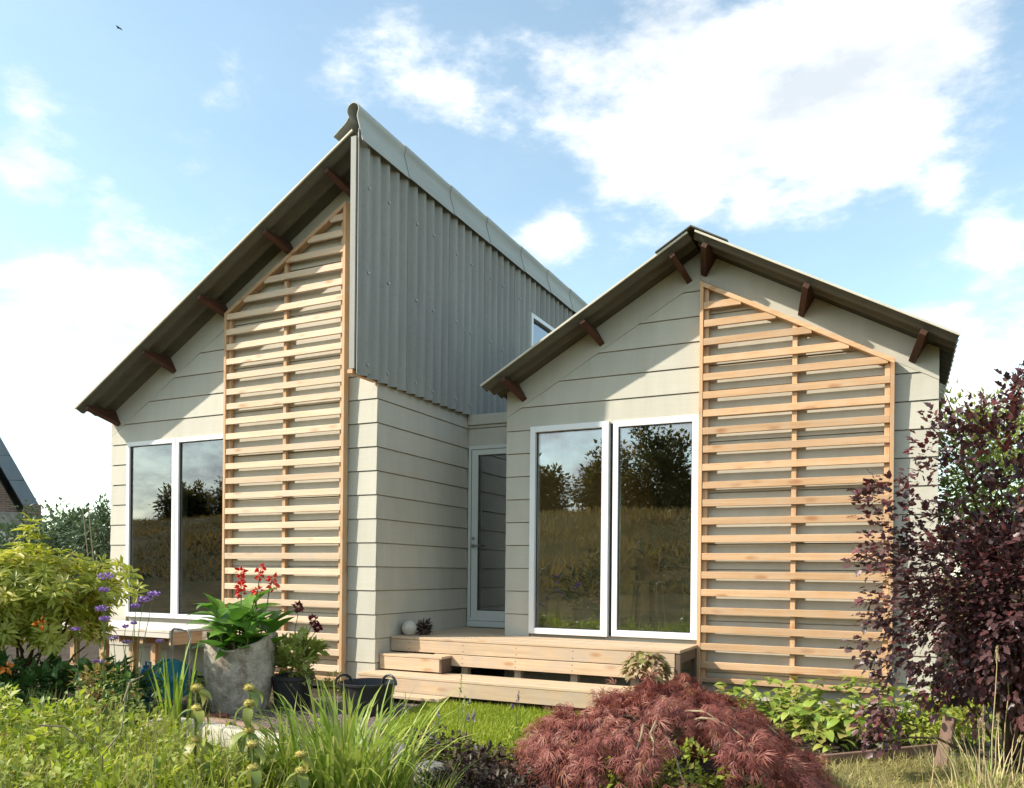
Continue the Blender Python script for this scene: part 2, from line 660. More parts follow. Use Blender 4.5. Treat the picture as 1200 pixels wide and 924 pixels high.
M['turf'] = ground_mat('lawn turf', [(0.3, (0.07, 0.13, 0.02)), (0.7, (0.12, 0.20, 0.035))], 5)
M['dryturf'] = ground_mat('dry turf', [(0.3, (0.20, 0.17, 0.06)), (0.7, (0.30, 0.26, 0.11))], 5)
M['meadow'] = ground_mat('meadow grass', [(0.36, (0.06, 0.068, 0.018)), (0.64, (0.21, 0.145, 0.05))], 0.55, 0.9, 0.25, 5)
M['brick'] = brick_mat()
M['redbrick'] = plain('red brick', (0.24, 0.085, 0.055), 0.9, 0.15, 0.3, 12, 0.4)
M['stone'] = plain('pale grey stone', (0.34, 0.31, 0.26), 0.9, 0.15, 0.3, 6, 0.5, dist=0.02)
M['whitestone'] = plain('white glazed stone', (0.52, 0.47, 0.38), 0.5, 0.35, 0.08, 5, 0.1)
M['slate'] = cement_mat('blue grey roof panel', (0.19, 0.225, 0.26), (0.14, 0.17, 0.2), 2)
M['bark'] = plain('brown bark', (0.10, 0.065, 0.04), 0.9, 0.15, 0.35, 18, 0.6)
M['twig'] = plain('pale twig', (0.30, 0.235, 0.15), 0.8, 0.15, 0.25, 18, 0.3)
M['greenstem'] = plain('green stem', (0.13, 0.18, 0.05), 0.6, 0.3, 0.25, 9)
M['straw'] = plain('dry straw', (0.50, 0.40, 0.22), 0.8, 0.2, 0.25, 9)
M['post'] = wood('grey brown stake', (0.20, 0.12, 0.085), (0.32, 0.20, 0.15), (0.12, 0.07, 0.05), 2, 0.1)

M['lv_rhodo'] = leaf_mat('rhododendron leaf', [(0.15, 0.19, 0.02), (0.33, 0.36, 0.045), (0.50, 0.51, 0.09), (0.60, 0.48, 0.14)], 0.40, 0.42, 0.5)
M['lv_dark'] = leaf_mat('deep green leaf', [(0.03, 0.075, 0.018), (0.06, 0.135, 0.03), (0.12, 0.20, 0.045)], 0.25)
M['lv_herb'] = leaf_mat('yellow green herb leaf', [(0.13, 0.19, 0.03), (0.27, 0.34, 0.045), (0.42, 0.46, 0.08), (0.54, 0.48, 0.18)], 0.40)
M['lv_autumn'] = leaf_mat('tan and lime leaf', [(0.20, 0.22, 0.04), (0.36, 0.30, 0.09), (0.42, 0.25, 0.11)], 0.3)
M['lv_purple'] = leaf_mat('dark purple leaf', [(0.042, 0.022, 0.021), (0.075, 0.034, 0.034), (0.12, 0.052, 0.050), (0.19, 0.042, 0.042)], 0.24, 0.42, 0.6)
M['lv_maple'] = leaf_mat('wine red laceleaf', [(0.15, 0.043, 0.037), (0.24, 0.075, 0.060), (0.33, 0.118, 0.090), (0.41, 0.22, 0.12)], 0.25)
M['lv_tree'] = leaf_mat('light green tree leaf', [(0.12, 0.17, 0.03), (0.25, 0.30, 0.06), (0.40, 0.39, 0.11)], 0.4)
M['lv_far'] = leaf_mat('far hedge leaf', [(0.05, 0.085, 0.05), (0.09, 0.135, 0.065), (0.16, 0.20, 0.09)], 0.2)
M['lv_dike'] = leaf_mat('dark tree leaf', [(0.055, 0.07, 0.022), (0.11, 0.11, 0.034), (0.22, 0.15, 0.05)], 0.42)
M['lv_dahlia'] = leaf_mat('dahlia leaf', [(0.20, 0.26, 0.06), (0.33, 0.39, 0.09), (0.46, 0.49, 0.18)], 0.40)
M['lv_ajuga'] = leaf_mat('bronze groundcover leaf', [(0.03, 0.018, 0.018), (0.06, 0.035, 0.03), (0.10, 0.085, 0.035)], 0.15)
M['lv_grass'] = leaf_mat('lawn grass blade', [(0.19, 0.26, 0.02), (0.31, 0.38, 0.035), (0.42, 0.46, 0.08)], 0.3)
M['lv_dry'] = leaf_mat('dry grass blade', [(0.22, 0.24, 0.05), (0.36, 0.32, 0.12), (0.46, 0.39, 0.20)], 0.25)
M['lv_bank'] = leaf_mat('bank grass', [(0.085, 0.085, 0.024), (0.19, 0.142, 0.05), (0.31, 0.215, 0.085)], 0.42)
M['pl_canna'] = part_leaf_mat('canna leaf', [(0.06, 0.17, 0.018), (0.12, 0.27, 0.03), (0.20, 0.37, 0.055)], 0.32)
M['pl_bed'] = part_leaf_mat('bright bedding leaf', [(0.14, 0.23, 0.028), (0.24, 0.34, 0.045), (0.36, 0.42, 0.085), (0.40, 0.32, 0.10)])
M['pl_lily'] = part_leaf_mat('daylily blade', [(0.14, 0.23, 0.022), (0.24, 0.35, 0.04), (0.37, 0.44, 0.08), (0.48, 0.48, 0.14)], 0.3)
M['pl_iris'] = part_leaf_mat('lime sword leaf', [(0.22, 0.34, 0.03), (0.32, 0.42, 0.05)], 0.35)
M['pl_phlomis'] = part_leaf_mat('yellowing sage leaf', [(0.16, 0.22, 0.055), (0.30, 0.33, 0.08), (0.40, 0.36, 0.09)], 0.3)
M['pl_heuchera'] = part_leaf_mat('pink and lime leaf', [(0.26, 0.27, 0.07), (0.36, 0.33, 0.12), (0.40, 0.24, 0.16), (0.18, 0.22, 0.06)], 0.25)
M['red'] = plain('red petal', (0.78, 0.05, 0.03), 0.5, 0.3, 0.25, 14)
M['wine'] = plain('wine petal', (0.13, 0.006, 0.015), 0.5, 0.3, 0.25, 14)
M['violet'] = plain('violet petal', (0.36, 0.20, 0.52), 0.6, 0.3, 0.3, 30)
M['mauve'] = plain('mauve spike', (0.30, 0.20, 0.36), 0.6, 0.3, 0.3, 30)
M['whorl'] = plain('yellow whorl', (0.50, 0.42, 0.12), 0.8, 0.2, 0.3, 30, 0.5)
M['orange'] = plain('orange petal', (0.62, 0.20, 0.03), 0.5, 0.3, 0.2, 14)
M['paleseed'] = plain('pale seed head', (0.42, 0.44, 0.25), 0.8, 0.2, 0.3, 30, 0.5)


def concrete():
    t = NT('weathered concrete')
    v = t.coord()
    c = t.ramp(t.noise(v, 7, 9, 0.75), [(0.36, (0.31, 0.26, 0.19)), (0.62, (0.68, 0.60, 0.48))])
    c = t.mix(t.ramp(t.noise(t.coord((2.4, 2.4, 1.5)), 3.2, 6, 0.65, 0.5), [(0.5, (0, 0, 0)), (0.62, (0.65, 0.65, 0.65))]), c, (0.24, 0.155, 0.095))
    c = t.mix(t.ramp(t.noise(v, 38, 6, 0.8), [(0.52, (0, 0, 0)), (0.60, (0.75, 0.75, 0.75))]), c, (0.63, 0.57, 0.46))
    c = t.mix(t.ramp(t.noise(v, 60, 5, 0.7), [(0.58, (0, 0, 0)), (0.66, (0.7, 0.7, 0.7))]), c, (0.14, 0.115, 0.085))
    return t.done(t.pbr(c, 0.95, 0.15, t.bump(t.noise(v, 34, 8, 0.75), 0.9, 0.02)))


M['concrete'] = concrete()

# ------------------------------------------------------------------ foliage helpers
T_LEAF = (np.array([(0, 0, 0), (0.35, 0.5, 0.10), (0.35, -0.5, 0.10), (0.45, 0, 0.0), (1, 0, -0.10)], float), [(0, 3, 1), (0, 2, 3), (1, 3, 4), (3, 2, 4)])
T_LONG = (np.array([(0, 0, 0), (0.3, 0.5, 0.08), (0.3, -0.5, 0.08), (0.3, 0, 0), (0.7, 0.42, 0.03), (0.7, -0.42, 0.03), (0.7, 0, -0.05), (1, 0, -0.2)], float),
          [(0, 3, 1), (0, 2, 3), (1, 3, 6, 4), (3, 2, 5, 6), (4, 6, 7), (6, 5, 7)])
T_LOBE = (np.array([(0, 0, 0), (0.30, 0.50, 0.06), (0.44, 0.30, -0.02), (0.68, 0.40, 0.02), (0.74, 0.22, -0.05), (1, 0, -0.16),
                    (0.74, -0.22, -0.05), (0.68, -0.40, 0.02), (0.44, -0.30, -0.02), (0.30, -0.50, 0.06)], float),
          [(0, 2, 1), (2, 4, 3), (0, 8, 2), (2, 8, 6, 4), (4, 6, 5), (8, 7, 6), (0, 9, 8)])
T_BLADE = (np.array([(0, 0.5, 0), (0, -0.5, 0), (0.5, 0.38, 0.02), (0.5, -0.38, 0.02), (1, 0, -0.18)], float), [(0, 1, 3, 2), (2, 3, 4)])


def lace_template():
    vs, fs = [], []
    for k in range(-3, 4):
        a = k * 0.29 + (0.07 if k % 2 else -0.05)
        ln = 1.0 - 0.10 * abs(k)
        dx, dy = math.cos(a), math.sin(a)
        b = len(vs)
        w = 0.026
        vs += [(0, 0, 0), (dx * ln * 0.45 - dy * w, dy * ln * 0.45 + dx * w, 0.02), (dx * ln * 0.45 + dy * w, dy * ln * 0.45 - dx * w, 0.02), (dx * ln * 0.92, dy * ln, -0.22 - 0.05 * abs(k))]
        fs += [(b, b + 2, b + 3, b + 1)]
    return np.array(vs, float), fs


T_LACE = lace_template()


def leaf_mesh(name, P, D, U, S, tmpl, aspect=0.5, rnd=None):
    """P positions, D leaf direction, U approximate normal, S length; one mesh"""
    P, D, U, S = (np.asarray(a, float) for a in (P, D, U, S))
    n = len(P)
    tv, tf = tmpl
    k = len(tv)
    x = D / np.linalg.norm(D, axis=1, keepdims=True)
    y = np.cross(U, x)
    ln = np.linalg.norm(y, axis=1, keepdims=True)
    bad = ln[:, 0] < 1e-4
    y[bad] = np.cross(np.array([0.3, 0.9, 0.2]), x[bad])
    y /= np.linalg.norm(y, axis=1, keepdims=True)
    z = np.cross(x, y)
    loc = tv[None] * S[:, None, None]
    loc = loc * np.array([1, aspect, 1.0])
    V = P[:, None, :] + loc[..., 0:1] * x[:, None] + loc[..., 1:2] * y[:, None] + loc[..., 2:3] * z[:, None]
    V = V.reshape(-1, 3)
    me = bpy.data.meshes.new(name)
    me.vertices.add(len(V))
    me.vertices.foreach_set('co', V.ravel())
    lens = np.array([len(f) for f in tf])
    flat = np.concatenate([np.array(f) for f in tf])
    loops = (flat[None] + (np.arange(n) * k)[:, None]).ravel()
    totals = np.tile(lens, n)
    starts = np.concatenate([[0], np.cumsum(totals)[:-1]])
    me.loops.add(len(loops))
    me.loops.foreach_set('vertex_index', loops.astype(np.int32))
    me.polygons.add(len(totals))
    me.polygons.foreach_set('loop_start', starts.astype(np.int32))
    me.update(calc_edges=True)
    if rnd is None:
        rnd = rng.random(n)
    at_ = me.attributes.new('rnd', 'FLOAT', 'POINT')
    at_.data.foreach_set('value', np.repeat(np.clip(rnd, 0, 1), k).astype(np.float32))
    return me


def unit(n):
    v = rng.normal(size=(n, 3))
    return v / np.linalg.norm(v, axis=1, keepdims=True)


def shell_points(n, c, r, zmin=0.0, inner=0.55):
    """points in an irregular ellipsoid shell"""
    out = []
    ph = rng.random(6) * 6.28
    while len(out) < n:
        d = unit(1)[0]
        lump = 1 + 0.14 * math.sin(3 * d[0] + ph[0]) + 0.12 * math.sin(5 * d[1] + ph[1]) + 0.10 * math.sin(6 * d[2] + ph[2])
        t = (inner + (1 - inner) * rng.random() ** 0.6) * lump
        p = np.array(c) + d * np.array(r) * t
        if p[2] >= zmin:
            out.append(p)
    return np.array(out)


def clusters(cent, c, per, cr, size, drop=0.0, out=0.8, jit=0.6, flat=1.0):
    """leaves round each cluster centre; returns P, D, U, S, rnd"""
    n = len(cent)
    P = np.repeat(cent, per, axis=0)
    off = unit(n * per) * (rng.random((n * per, 1)) ** 0.5) * cr * np.array([1, 1, flat])
    P = P + off
    o = P - np.array(c)
    o /= np.linalg.norm(o, axis=1, keepdims=True) + 1e-6
    D = out * o + jit * unit(n * per) + 0.5 * off / cr
    D[:, 2] -= drop
    U = np.tile([0, 0, 1.0], (n * per, 1)) + 0.7 * unit(n * per) + 0.4 * o
    S = size * (0.65 + 0.7 * rng.random(n * per))
    rnd = np.clip(np.repeat(rng.random(n), per) * 0.45 + rng.random(n * per) * 0.6, 0, 1)
    return P, D, U, S, rnd


def stem_to(b, p, r0, r1, sag=0.0, n=5, wig=0.04):
    b, p = Vector(b), Vector(p)
    pts = []
    L = (p - b).length
    for i in range(n + 1):
        t = i / n
        q = b.lerp(p, t)
        q.z += sag * L * math.sin(PI * t)
        if 0 < i < n:
            q += Vector((random.uniform(-1, 1), random.uniform(-1, 1), random.uniform(-1, 1))) * wig * L
        pts.append(q)
    rad = [r0 + (r1 - r0) * i / n for i in range(n + 1)]
    return pts, rad


def shrub(name, label, cat, base, centre, radii, ncl, per, cr, size, tmpl, aspect, mat, bark, nstem=7, stem_r=0.012, group=None,
          drop=0.1, out=0.8, jit=0.6, inner=0.5, zmin=0.05, flat=1.0, foliage='foliage', extra=None, trunk=None, extra_per=0):
    root = thing(name, label, cat, base, group)
    cent = shell_points(ncl, centre, radii, zmin, inner)
    if extra is not None:
        cent = np.vstack([cent, np.array(extra, float)])
    if extra is not None and extra_per:
        ne = len(extra)
        A_ = clusters(cent[:-ne], centre, per, cr, size, drop, out, jit, flat)
        B_ = clusters(cent[-ne:], centre, extra_per, cr * 0.85, size, drop, out, jit, flat)
        P, D, U, S, rn = [np.concatenate(q) for q in zip(A_, B_)]
    else:
        P, D, U, S, rn = clusters(cent, centre, per, cr, size, drop, out, jit, flat)
    me = leaf_mesh(foliage, P - np.array(base), D, U, S, tmpl, aspect, rn)
    link_mesh(foliage, me, mat, root)
    if trunk:
        b = MB()
        b.tube(*stem_to(base, trunk[0], trunk[1], trunk[1] * 0.5, 0, 6, 0.02), n=10)
        b.build('trunk', bark, root, smooth=True)
    pick = rng.choice(len(cent), size=min(nstem, len(cent)), replace=False)
    for i in pick:
        b = MB()
        s = Vector(base) + Vector((random.uniform(-1, 1), random.uniform(-1, 1), 0)) * radii[0] * 0.12 if not trunk else Vector(base).lerp(Vector(trunk[0]), random.uniform(0.4, 1.0))
        b.tube(*stem_to(s, cent[i], stem_r, stem_r * 0.3, 0.08, 5), n=6)
        b.build('branch', bark, root, smooth=True)
    return root


# ------------------------------------------------------------------ ground
def sheet(name, poly, z, mat, kind='structure'):
    b = MB()
    b.add([(x, y, z) for x, y in poly], [tuple(range(len(poly)))])
    o = b.build(name, mat)
    tag(o, kind=kind)
    return o


def ground_sheet():
    """one sheet: flat round the house, a grass bank (dike) far in front of it"""
    xs = list(np.concatenate([np.linspace(-900, -90, 10), np.linspace(-80, 60, 57), np.linspace(80, 700, 8)]))
    ys = list(np.concatenate([np.linspace(-900, -120, 8), np.linspace(-100, -14, 44), np.linspace(-12, 16, 10), np.linspace(30, 1200, 10)]))
    vs, fs = [], []
    for y in ys:
        for x in xs:
            vs.append((x, y, -0.012))
    nx = len(xs)
    for j in range(len(ys) - 1):
        for i in range(nx - 1):
            fs.append((j * nx + i, j * nx + i + 1, (j + 1) * nx + i + 1, (j + 1) * nx + i))
    b = MB().add(vs, fs)
    o = b.build('ground', M['meadow'])
    tag(o, kind='structure')
    return o


ground_sheet()


def dike():
    b = MB()
    prof = [(-13.0, -0.35), (-16.5, 0.5), (-22.5, 2.9), (-28.0, 4.75), (-31.0, 4.9), (-36, 4.2), (-48, -0.4)]
    xs = np.linspace(-170, 110, 90)
    vs, fs = [], []
    for x in xs:
        for y, z in prof:
            vs.append((x, y + 0.7 * math.sin(x * 0.13), z + 0.14 * math.sin(x * 0.31 + y) + 0.08 * math.sin(x * 0.9 - y) if z > 0 else z))
    k = len(prof)
    for i in range(len(xs) - 1):
        for j in range(k - 1):
            fs.append((i * k + j, i * k + j + 1, (i + 1) * k + j + 1, (i + 1) * k + j))
    o = b.add(vs, fs).build('dike_bank', M['meadow'], smooth=True)
    tag(o, kind='structure')


dike()
sheet('garden_soil', [(-16, 1.2), (5, 1.2), (7, 12), (-16, 12)], -0.004, M['soil'])
LAWN = [(-4.05, 6.62), (-1.95, 6.62), (-1.6, 5.6), (-2.2, 4.75), (-3.0, 4.72), (-3.75, 5.35)]
sheet('lawn', LAWN, 0.004, M['turf'])
GRAVEL = [(-5.4, 4.5), (-4.75, 4.35), (-3.3, 4.35), (-3.2, 4.7), (-3.8, 5.35), (-4.1, 6.6), (-4.9, 6.8), (-5.3, 6.2)]
sheet('gravel_path', GRAVEL, 0.002, M['gravel'])
DRY = [(-0.6, 5.72), (0.35, 6.4), (2.2, 6.4), (2.2, 3.0), (-0.4, 3.2), (-0.9, 4.6)]
sheet('dry_lawn', DRY, 0.003, M['dryturf'])


def in_poly(x, y, poly):
    c = False
    n = len(poly)
    for i in range(n):
        x1, y1 = poly[i]
        x2, y2 = poly[(i + 1) % n]
        if (y1 > y) != (y2 > y) and x < (x2 - x1) * (y - y1) / (y2 - y1) + x1:
            c = not c
    return c


def grass(name, poly, n, h, w, mat, lean=0.5, label=None):
    xs = [p[0] for p in poly]
    ys = [p[1] for p in poly]
    P = []
    while len(P) < n:
        x, y = random.uniform(min(xs), max(xs)), random.uniform(min(ys), max(ys))
        if in_poly(x, y, poly):
            P.append((x, y, 0))
    P = np.array(P)
    D = unit(n) * lean + np.array([0, 0, 1.0])
    D[:, 2] = np.abs(D[:, 2])
    patch = 0.5 + 0.5 * np.sin(P[:, 0] * 5.1 + 1.3) * np.sin(P[:, 1] * 4.3)
    S = h * (0.5 + 0.6 * rng.random(n) + 0.35 * patch)
    me = leaf_mesh(name, P, D, unit(n), S, T_BLADE, w, np.clip(rng.random(n) * 0.7 + patch * 0.3, 0, 1))
    o = link_mesh(name, me, mat)
    tag(o, label, kind='stuff')
    return o


def rect(a, b, c, d):
    return [(a, c), (b, c), (b, d), (a, d)]


# ------------------------------------------------------------------ the house
X1, Y1, YD, X3, Y3, X4, XL = -4.903, 6.863, 8.809, -3.916, 7.903, 0.287, -8.955
SL = 0.577                                   # roof slope
YF_L, YF_R = Y1 - 0.43, Y3 - 0.41            # front edges of the two roofs
RIDGE_L, EAVE_L = -4.93, -9.04
XC = -1.80                                   # ridge of the right gable


def top_left(x):                             # underside of the left roof
    return 3.22 + (x + 9.03) * 0.588 - 0.06


def top_right(x):
    return 4.505 - 0.567 * abs(x - XC) - 0.06


house = thing('house', 'pale clad wooden house with two gables, corrugated roofs and large windows', 'house', (-4.4, Y1, 0))
BOARD0, PITCH = 1.315, 0.25


def boards(poly, rows, fpt, bpt, holes=()):
    """lapped boards over poly (u, z); fpt(u, z, t) front point (t = 0 lower edge, 1 upper), bpt back point"""
    for n in rows:
        z0, z1 = BOARD0 + n * PITCH + 0.0025, BOARD0 + (n + 1) * PITCH - 0.0045
        us = [p[0] for p in poly]
        spans = [(min(us), max(us))]
        for (a, b, c, d) in holes:
            if c < z1 - 0.03 and d > z0 + 0.03:
                new = []
                for s, e in spans:
                    if a > s + 0.02:
                        new.append((s, min(a, e)))
                    if b < e - 0.02:
                        new.append((max(b, s), e))
                    if b <= s or a >= e:
                        new.append((s, e))
                spans = [q for q in dict.fromkeys(new) if q[1] - q[0] > 0.02]
        for s, e in spans:
            pg = [(s, z0), (e, z0), (e, z1), (s, z1)]
            # intersect with the outline (convex)
            m = len(poly)
            for i in range(m):
                (xa, za), (xb, zb) = poly[i], poly[(i + 1) % m]
                nx, nz = (zb - za), -(xb - xa)
                pg = clip(pg, nx, nz, nx * xa + nz * za)
                if len(pg) < 3:
                    break
            if len(pg) < 3:
                continue
            b = MB()
            b.prism(pg, lambda p: fpt(p[0], p[1], (p[1] - z0) / (z1 - z0)), lambda p: bpt(p[0], p[1]))
            b.build('siding_board', M['siding'], house, bevel=0.0015)


def front_pt(Y):
    return (lambda u, z, t: (u, Y - 0.006 + 0.011 * t, z)), (lambda u, z: (u, Y + 0.022, z))


RAKE = 0.28
# left gable
wl = (-8.66, -6.94, 0.672, 2.845)
ff, fb = front_pt(Y1)
poly = [(XL, 0.05), (X1, 0.05), (X1, top_left(X1) - RAKE), (XL, top_left(XL) - RAKE)]
boards(poly, range(-6, 18), ff, fb, [wl])
b = MB()
b.prism([(XL, top_left(XL) - RAKE + 0.004), (X1, top_left(X1) - RAKE + 0.004), (X1, top_left(X1)), (XL, top_left(XL))],
        lambda p: (p[0], Y1 + 0.002, p[1]), lambda p: (p[0], Y1 + 0.022, p[1]))
b.build('rake_board', M['siding'], house)
# right gable
wr = (-3.622, -1.79, 0.615, 2.845)
ff, fb = front_pt(Y3)
poly = [(X3, 0.05), (X4, 0.05), (X4, top_right(X4) - RAKE), (XC, top_right(XC) - RAKE), (X3, top_right(X3) - RAKE)]
boards(poly, range(-6, 14), ff, fb, [wr])
for s in (0, 1):
    xa, xb = ((X3, XC - 0.002), (XC + 0.002, X4))[s]
    b = MB()
    b.prism([(xa, top_right(xa) - RAKE + 0.004), (xb, top_right(xb) - RAKE + 0.004), (xb, top_right(xb)), (xa, top_right(xa))],
            lambda p: (p[0], Y3 + 0.002, p[1]), lambda p: (p[0], Y3 + 0.022, p[1]))
    b.build('rake_board', M['siding'], house)
# left gable's right-hand wall, below the corrugated sheets
boards([(Y1 + 0.022, 0.05), (YD, 0.05), (YD, 3.30), (Y1 + 0.022, 3.30)], range(-6, 8), lambda u, z, t: (X1 + 0.006 - 0.011 * t, u, z), lambda u, z: (X1 - 0.022, u, z))
# corner strips
b = MB()
b.box(X3 - 0.012, X3 + 0.02, Y3 + 0.024, Y3 + 0.9, 0.05, 3.1)
b.build('corner_board', M['siding'], house)
# above and beside the door, with the flat link roof's fascia
dpoly = [(X1, 0.60), (X3, 0.60), (X3, 3.10), (X1, 3.10)]
ff, fb = front_pt(YD)
boards(dpoly, range(-3, 8), ff, fb, [(X1 + 0.005, X3, 0.655, 2.845)])
b = MB()
b.box(X1 + 0.008, X3, YD - 0.03, YD + 0.02, 3.105, 3.232)
b.build('fascia_board', M['siding'], house, bevel=0.003)
b = MB()
b.box(X1 + 0.01, X3 - 0.01, YD + 0.022, 13.2, 3.12, 3.225)
b.build('link_roof', M['slate'], house)


# structural walls behind the boards (with the front window openings left open)
def wall_frames():
    b = MB()
    for (xa, xb, Y, hole) in ((XL + 0.01, X1 - 0.024, Y1 + 0.024, wl), (X3 + 0.022, X4 - 0.01, Y3 + 0.024, wr)):
        a, c, z0, z1 = hole
        b.box(xa, a, Y, Y + 0.12, 0.02, 2.845)
        b.box(c, xb, Y, Y + 0.12, 0.02, 2.845)
        b.box(a, c, Y, Y + 0.12, 0.02, z0)
    b.prism([(XL + 0.01, 2.846), (X1 - 0.024, 2.846), (X1 - 0.024, top_left(X1) - 0.01), (XL + 0.01, top_left(XL) - 0.01)], lambda p: (p[0], Y1 + 0.024, p[1]), lambda p: (p[0], Y1 + 0.14, p[1]))
    b.prism([(X3 + 0.022, 2.846), (X4 - 0.01, 2.846), (X4 - 0.01, top_right(X4) - 0.01), (XC, top_right(XC) - 0.01), (X3 + 0.022, top_right(X3) - 0.01)], lambda p: (p[0], Y3 + 0.024, p[1]), lambda p: (p[0], Y3 + 0.14, p[1]))
    b.build('wall', M['siding'], house)
    b = MB()  # side and rear openings are added out of view to light the rooms
    b.box(X1 - 0.13, X1 - 0.025, Y1 + 0.15, 13.9, 0.02, 5.5)
    b.box(XL + 0.005, XL + 0.12, Y1 + 0.15, 8.9, 0.02, 3.15)
    b.box(XL + 0.005, XL + 0.12, 8.9, 13.9, 0.02, 0.62)
    b.box(XL + 0.005, XL + 0.12, 8.9, 13.9, 2.85, 3.15)
    b.box(XL + 0.13, -6.9, 13.75, 13.9, 0.02, 3.2)
    b.box(-6.9, X1 - 0.14, 13.75, 13.9, 0.02, 0.62)
    b.box(-6.9, X1 - 0.14, 13.75, 13.9, 2.85, 3.2)
    b.box(X3 + 0.025, X3 + 0.13, Y3 + 0.15, 13.3, 0.02, 3.2)
    b.box(X4 - 0.12, X4 - 0.005, Y3 + 0.15, 9.0, 0.02, 3.2)
    b.box(X4 - 0.12, X4 - 0.005, 9.0, 12.6, 0.02, 0.62)
    b.box(X4 - 0.12, X4 - 0.005, 9.0, 12.6, 2.85, 3.2)
    b.box(X4 - 0.12, X4 - 0.005, 12.6, 13.3, 0.02, 3.2)
    b.box(X3 + 0.14, -1.3, 13.15, 13.3, 0.02, 3.2)
    b.box(-1.3, X4 - 0.13, 13.15, 13.3, 0.02, 0.62)
    b.box(-1.3, X4 - 0.13, 13.15, 13.3, 2.85, 3.2)
    b.prism([(X3 + 0.14, 3.201), (X4 - 0.13, 3.201), (X4 - 0.13, top_right(X4) - 0.02), (XC, top_right(XC) - 0.02), (X3 + 0.14, top_right(X3) - 0.02)], lambda p: (p[0], 13.15, p[1]), lambda p: (p[0], 13.3, p[1]))
    b.prism([(XL + 0.13, 3.201), (X1 - 0.14, 3.201), (X1 - 0.14, top_left(X1) - 0.1), (XL + 0.13, top_left(XL) - 0.02)], lambda p: (p[0], 13.75, p[1]), lambda p: (p[0], 13.9, p[1]))
    b.build('wall', M['siding'], house)


wall_frames()


def interiors():
    for (xa, xb, Y, back, hm) in ((XL + 0.13, X1 - 0.14, Y1 + 0.145, 13.7, 'int_wood'), (X3 + 0.14, X4 - 0.13, Y3 + 0.145, 13.1, 'plaster')):
        b = MB()
        b.box(xa, xb, Y, back, 0.50, 0.60)
        b.build('interior_floor', M['int_floor'], house)
        b = MB()
        b.box(xa, xb - 1.6, back, back + 0.04, 0.6, 3.15)  # stops short of the added rear opening that lights the room
        b.build('interior_wall', M[hm], house)
        b = MB()
        b.box(xa, xa + 0.03, Y, 8.9 if xa < -6 else back - 0.01, 0.6, 2.9)
        b.box(xb - 0.03, xb, Y, 9.0, 0.6, 2.9)
        if xa < -6:
            b.box(xb - 0.03, xb, 9.0, back - 0.01, 0.6, 2.9)
        else:
            b.box(xb - 0.03, xb, 12.6, back - 0.01, 0.6, 2.9)
        b.build('interior_wall', M['int_wood'], house)
    # hall behind the glazed door
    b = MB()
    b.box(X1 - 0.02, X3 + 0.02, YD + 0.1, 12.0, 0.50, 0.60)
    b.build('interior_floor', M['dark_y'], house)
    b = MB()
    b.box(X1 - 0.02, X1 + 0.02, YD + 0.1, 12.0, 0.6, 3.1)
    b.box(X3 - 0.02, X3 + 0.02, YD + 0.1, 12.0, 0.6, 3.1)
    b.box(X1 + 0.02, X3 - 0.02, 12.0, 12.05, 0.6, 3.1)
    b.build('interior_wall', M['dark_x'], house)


interiors()


def window(x0, x1, z0, z1, Y, mat='white', fw=0.062, proud=0.018, label=None, name='window', left_w=None, right_w=None, bot=None):
    """frame is the part, the pane its sub-part"""
    lw, rw, bw = left_w or fw, right_w or fw, bot or fw
    b = MB()
    ya, yb = Y - proud, Y + 0.09
    b.box(x0, x0 + lw, ya, yb, z0, z1)
    b.box(x1 - rw, x1, ya, yb, z0, z1)
    b.box(x0 + lw, x1 - rw, ya, yb, z1 - fw, z1)
    b.box(x0 + lw, x1 - rw, ya, yb, z0, z0 + bw)
    o = b.build(name, M[mat], house, bevel=0.003)
    if label:
        o['label'] = label
    p = MB()
    p.box(x0 + lw - 0.006, x1 - rw + 0.006, Y + 0.012, Y + 0.034, z0 + bw - 0.006, z1 - fw + 0.006)
    p.build('pane', M['glass'], o)
    g = MB()
    a0, a1, c0, c1 = x0 + lw, x1 - rw, z0 + bw, z1 - fw
    for q in ((a0, a0 + 0.008, c0, c1), (a1 - 0.008, a1, c0, c1), (a0 + 0.008, a1 - 0.008, c1 - 0.008, c1), (a0 + 0.008, a1 - 0.008, c0, c0 + 0.008)):
        g.box(q[0], q[1], Y + 0.004, Y + 0.0115, q[2], q[3])
    g.build('gasket', M['gasket'], o)
    return o


window(-8.655, -7.812, 0.678, 2.835, Y1, fw=0.055)
window(-7.806, -6.968, 0.678, 2.835, Y1, fw=0.055)
window(-3.615, -2.722, 0.612, 2.842, Y3, fw=0.062, proud=0.040, right_w=0.075)
window(-2.684, -1.80, 0.618, 2.842, Y3, fw=0.066, proud=0.015, left_w=0.058)
b = MB()
b.box(-2.7225, -2.6835, Y3 + 0.03, Y3 + 0.09, 0.62, 2.84)
b.build('mullion', M['gasket'], house)
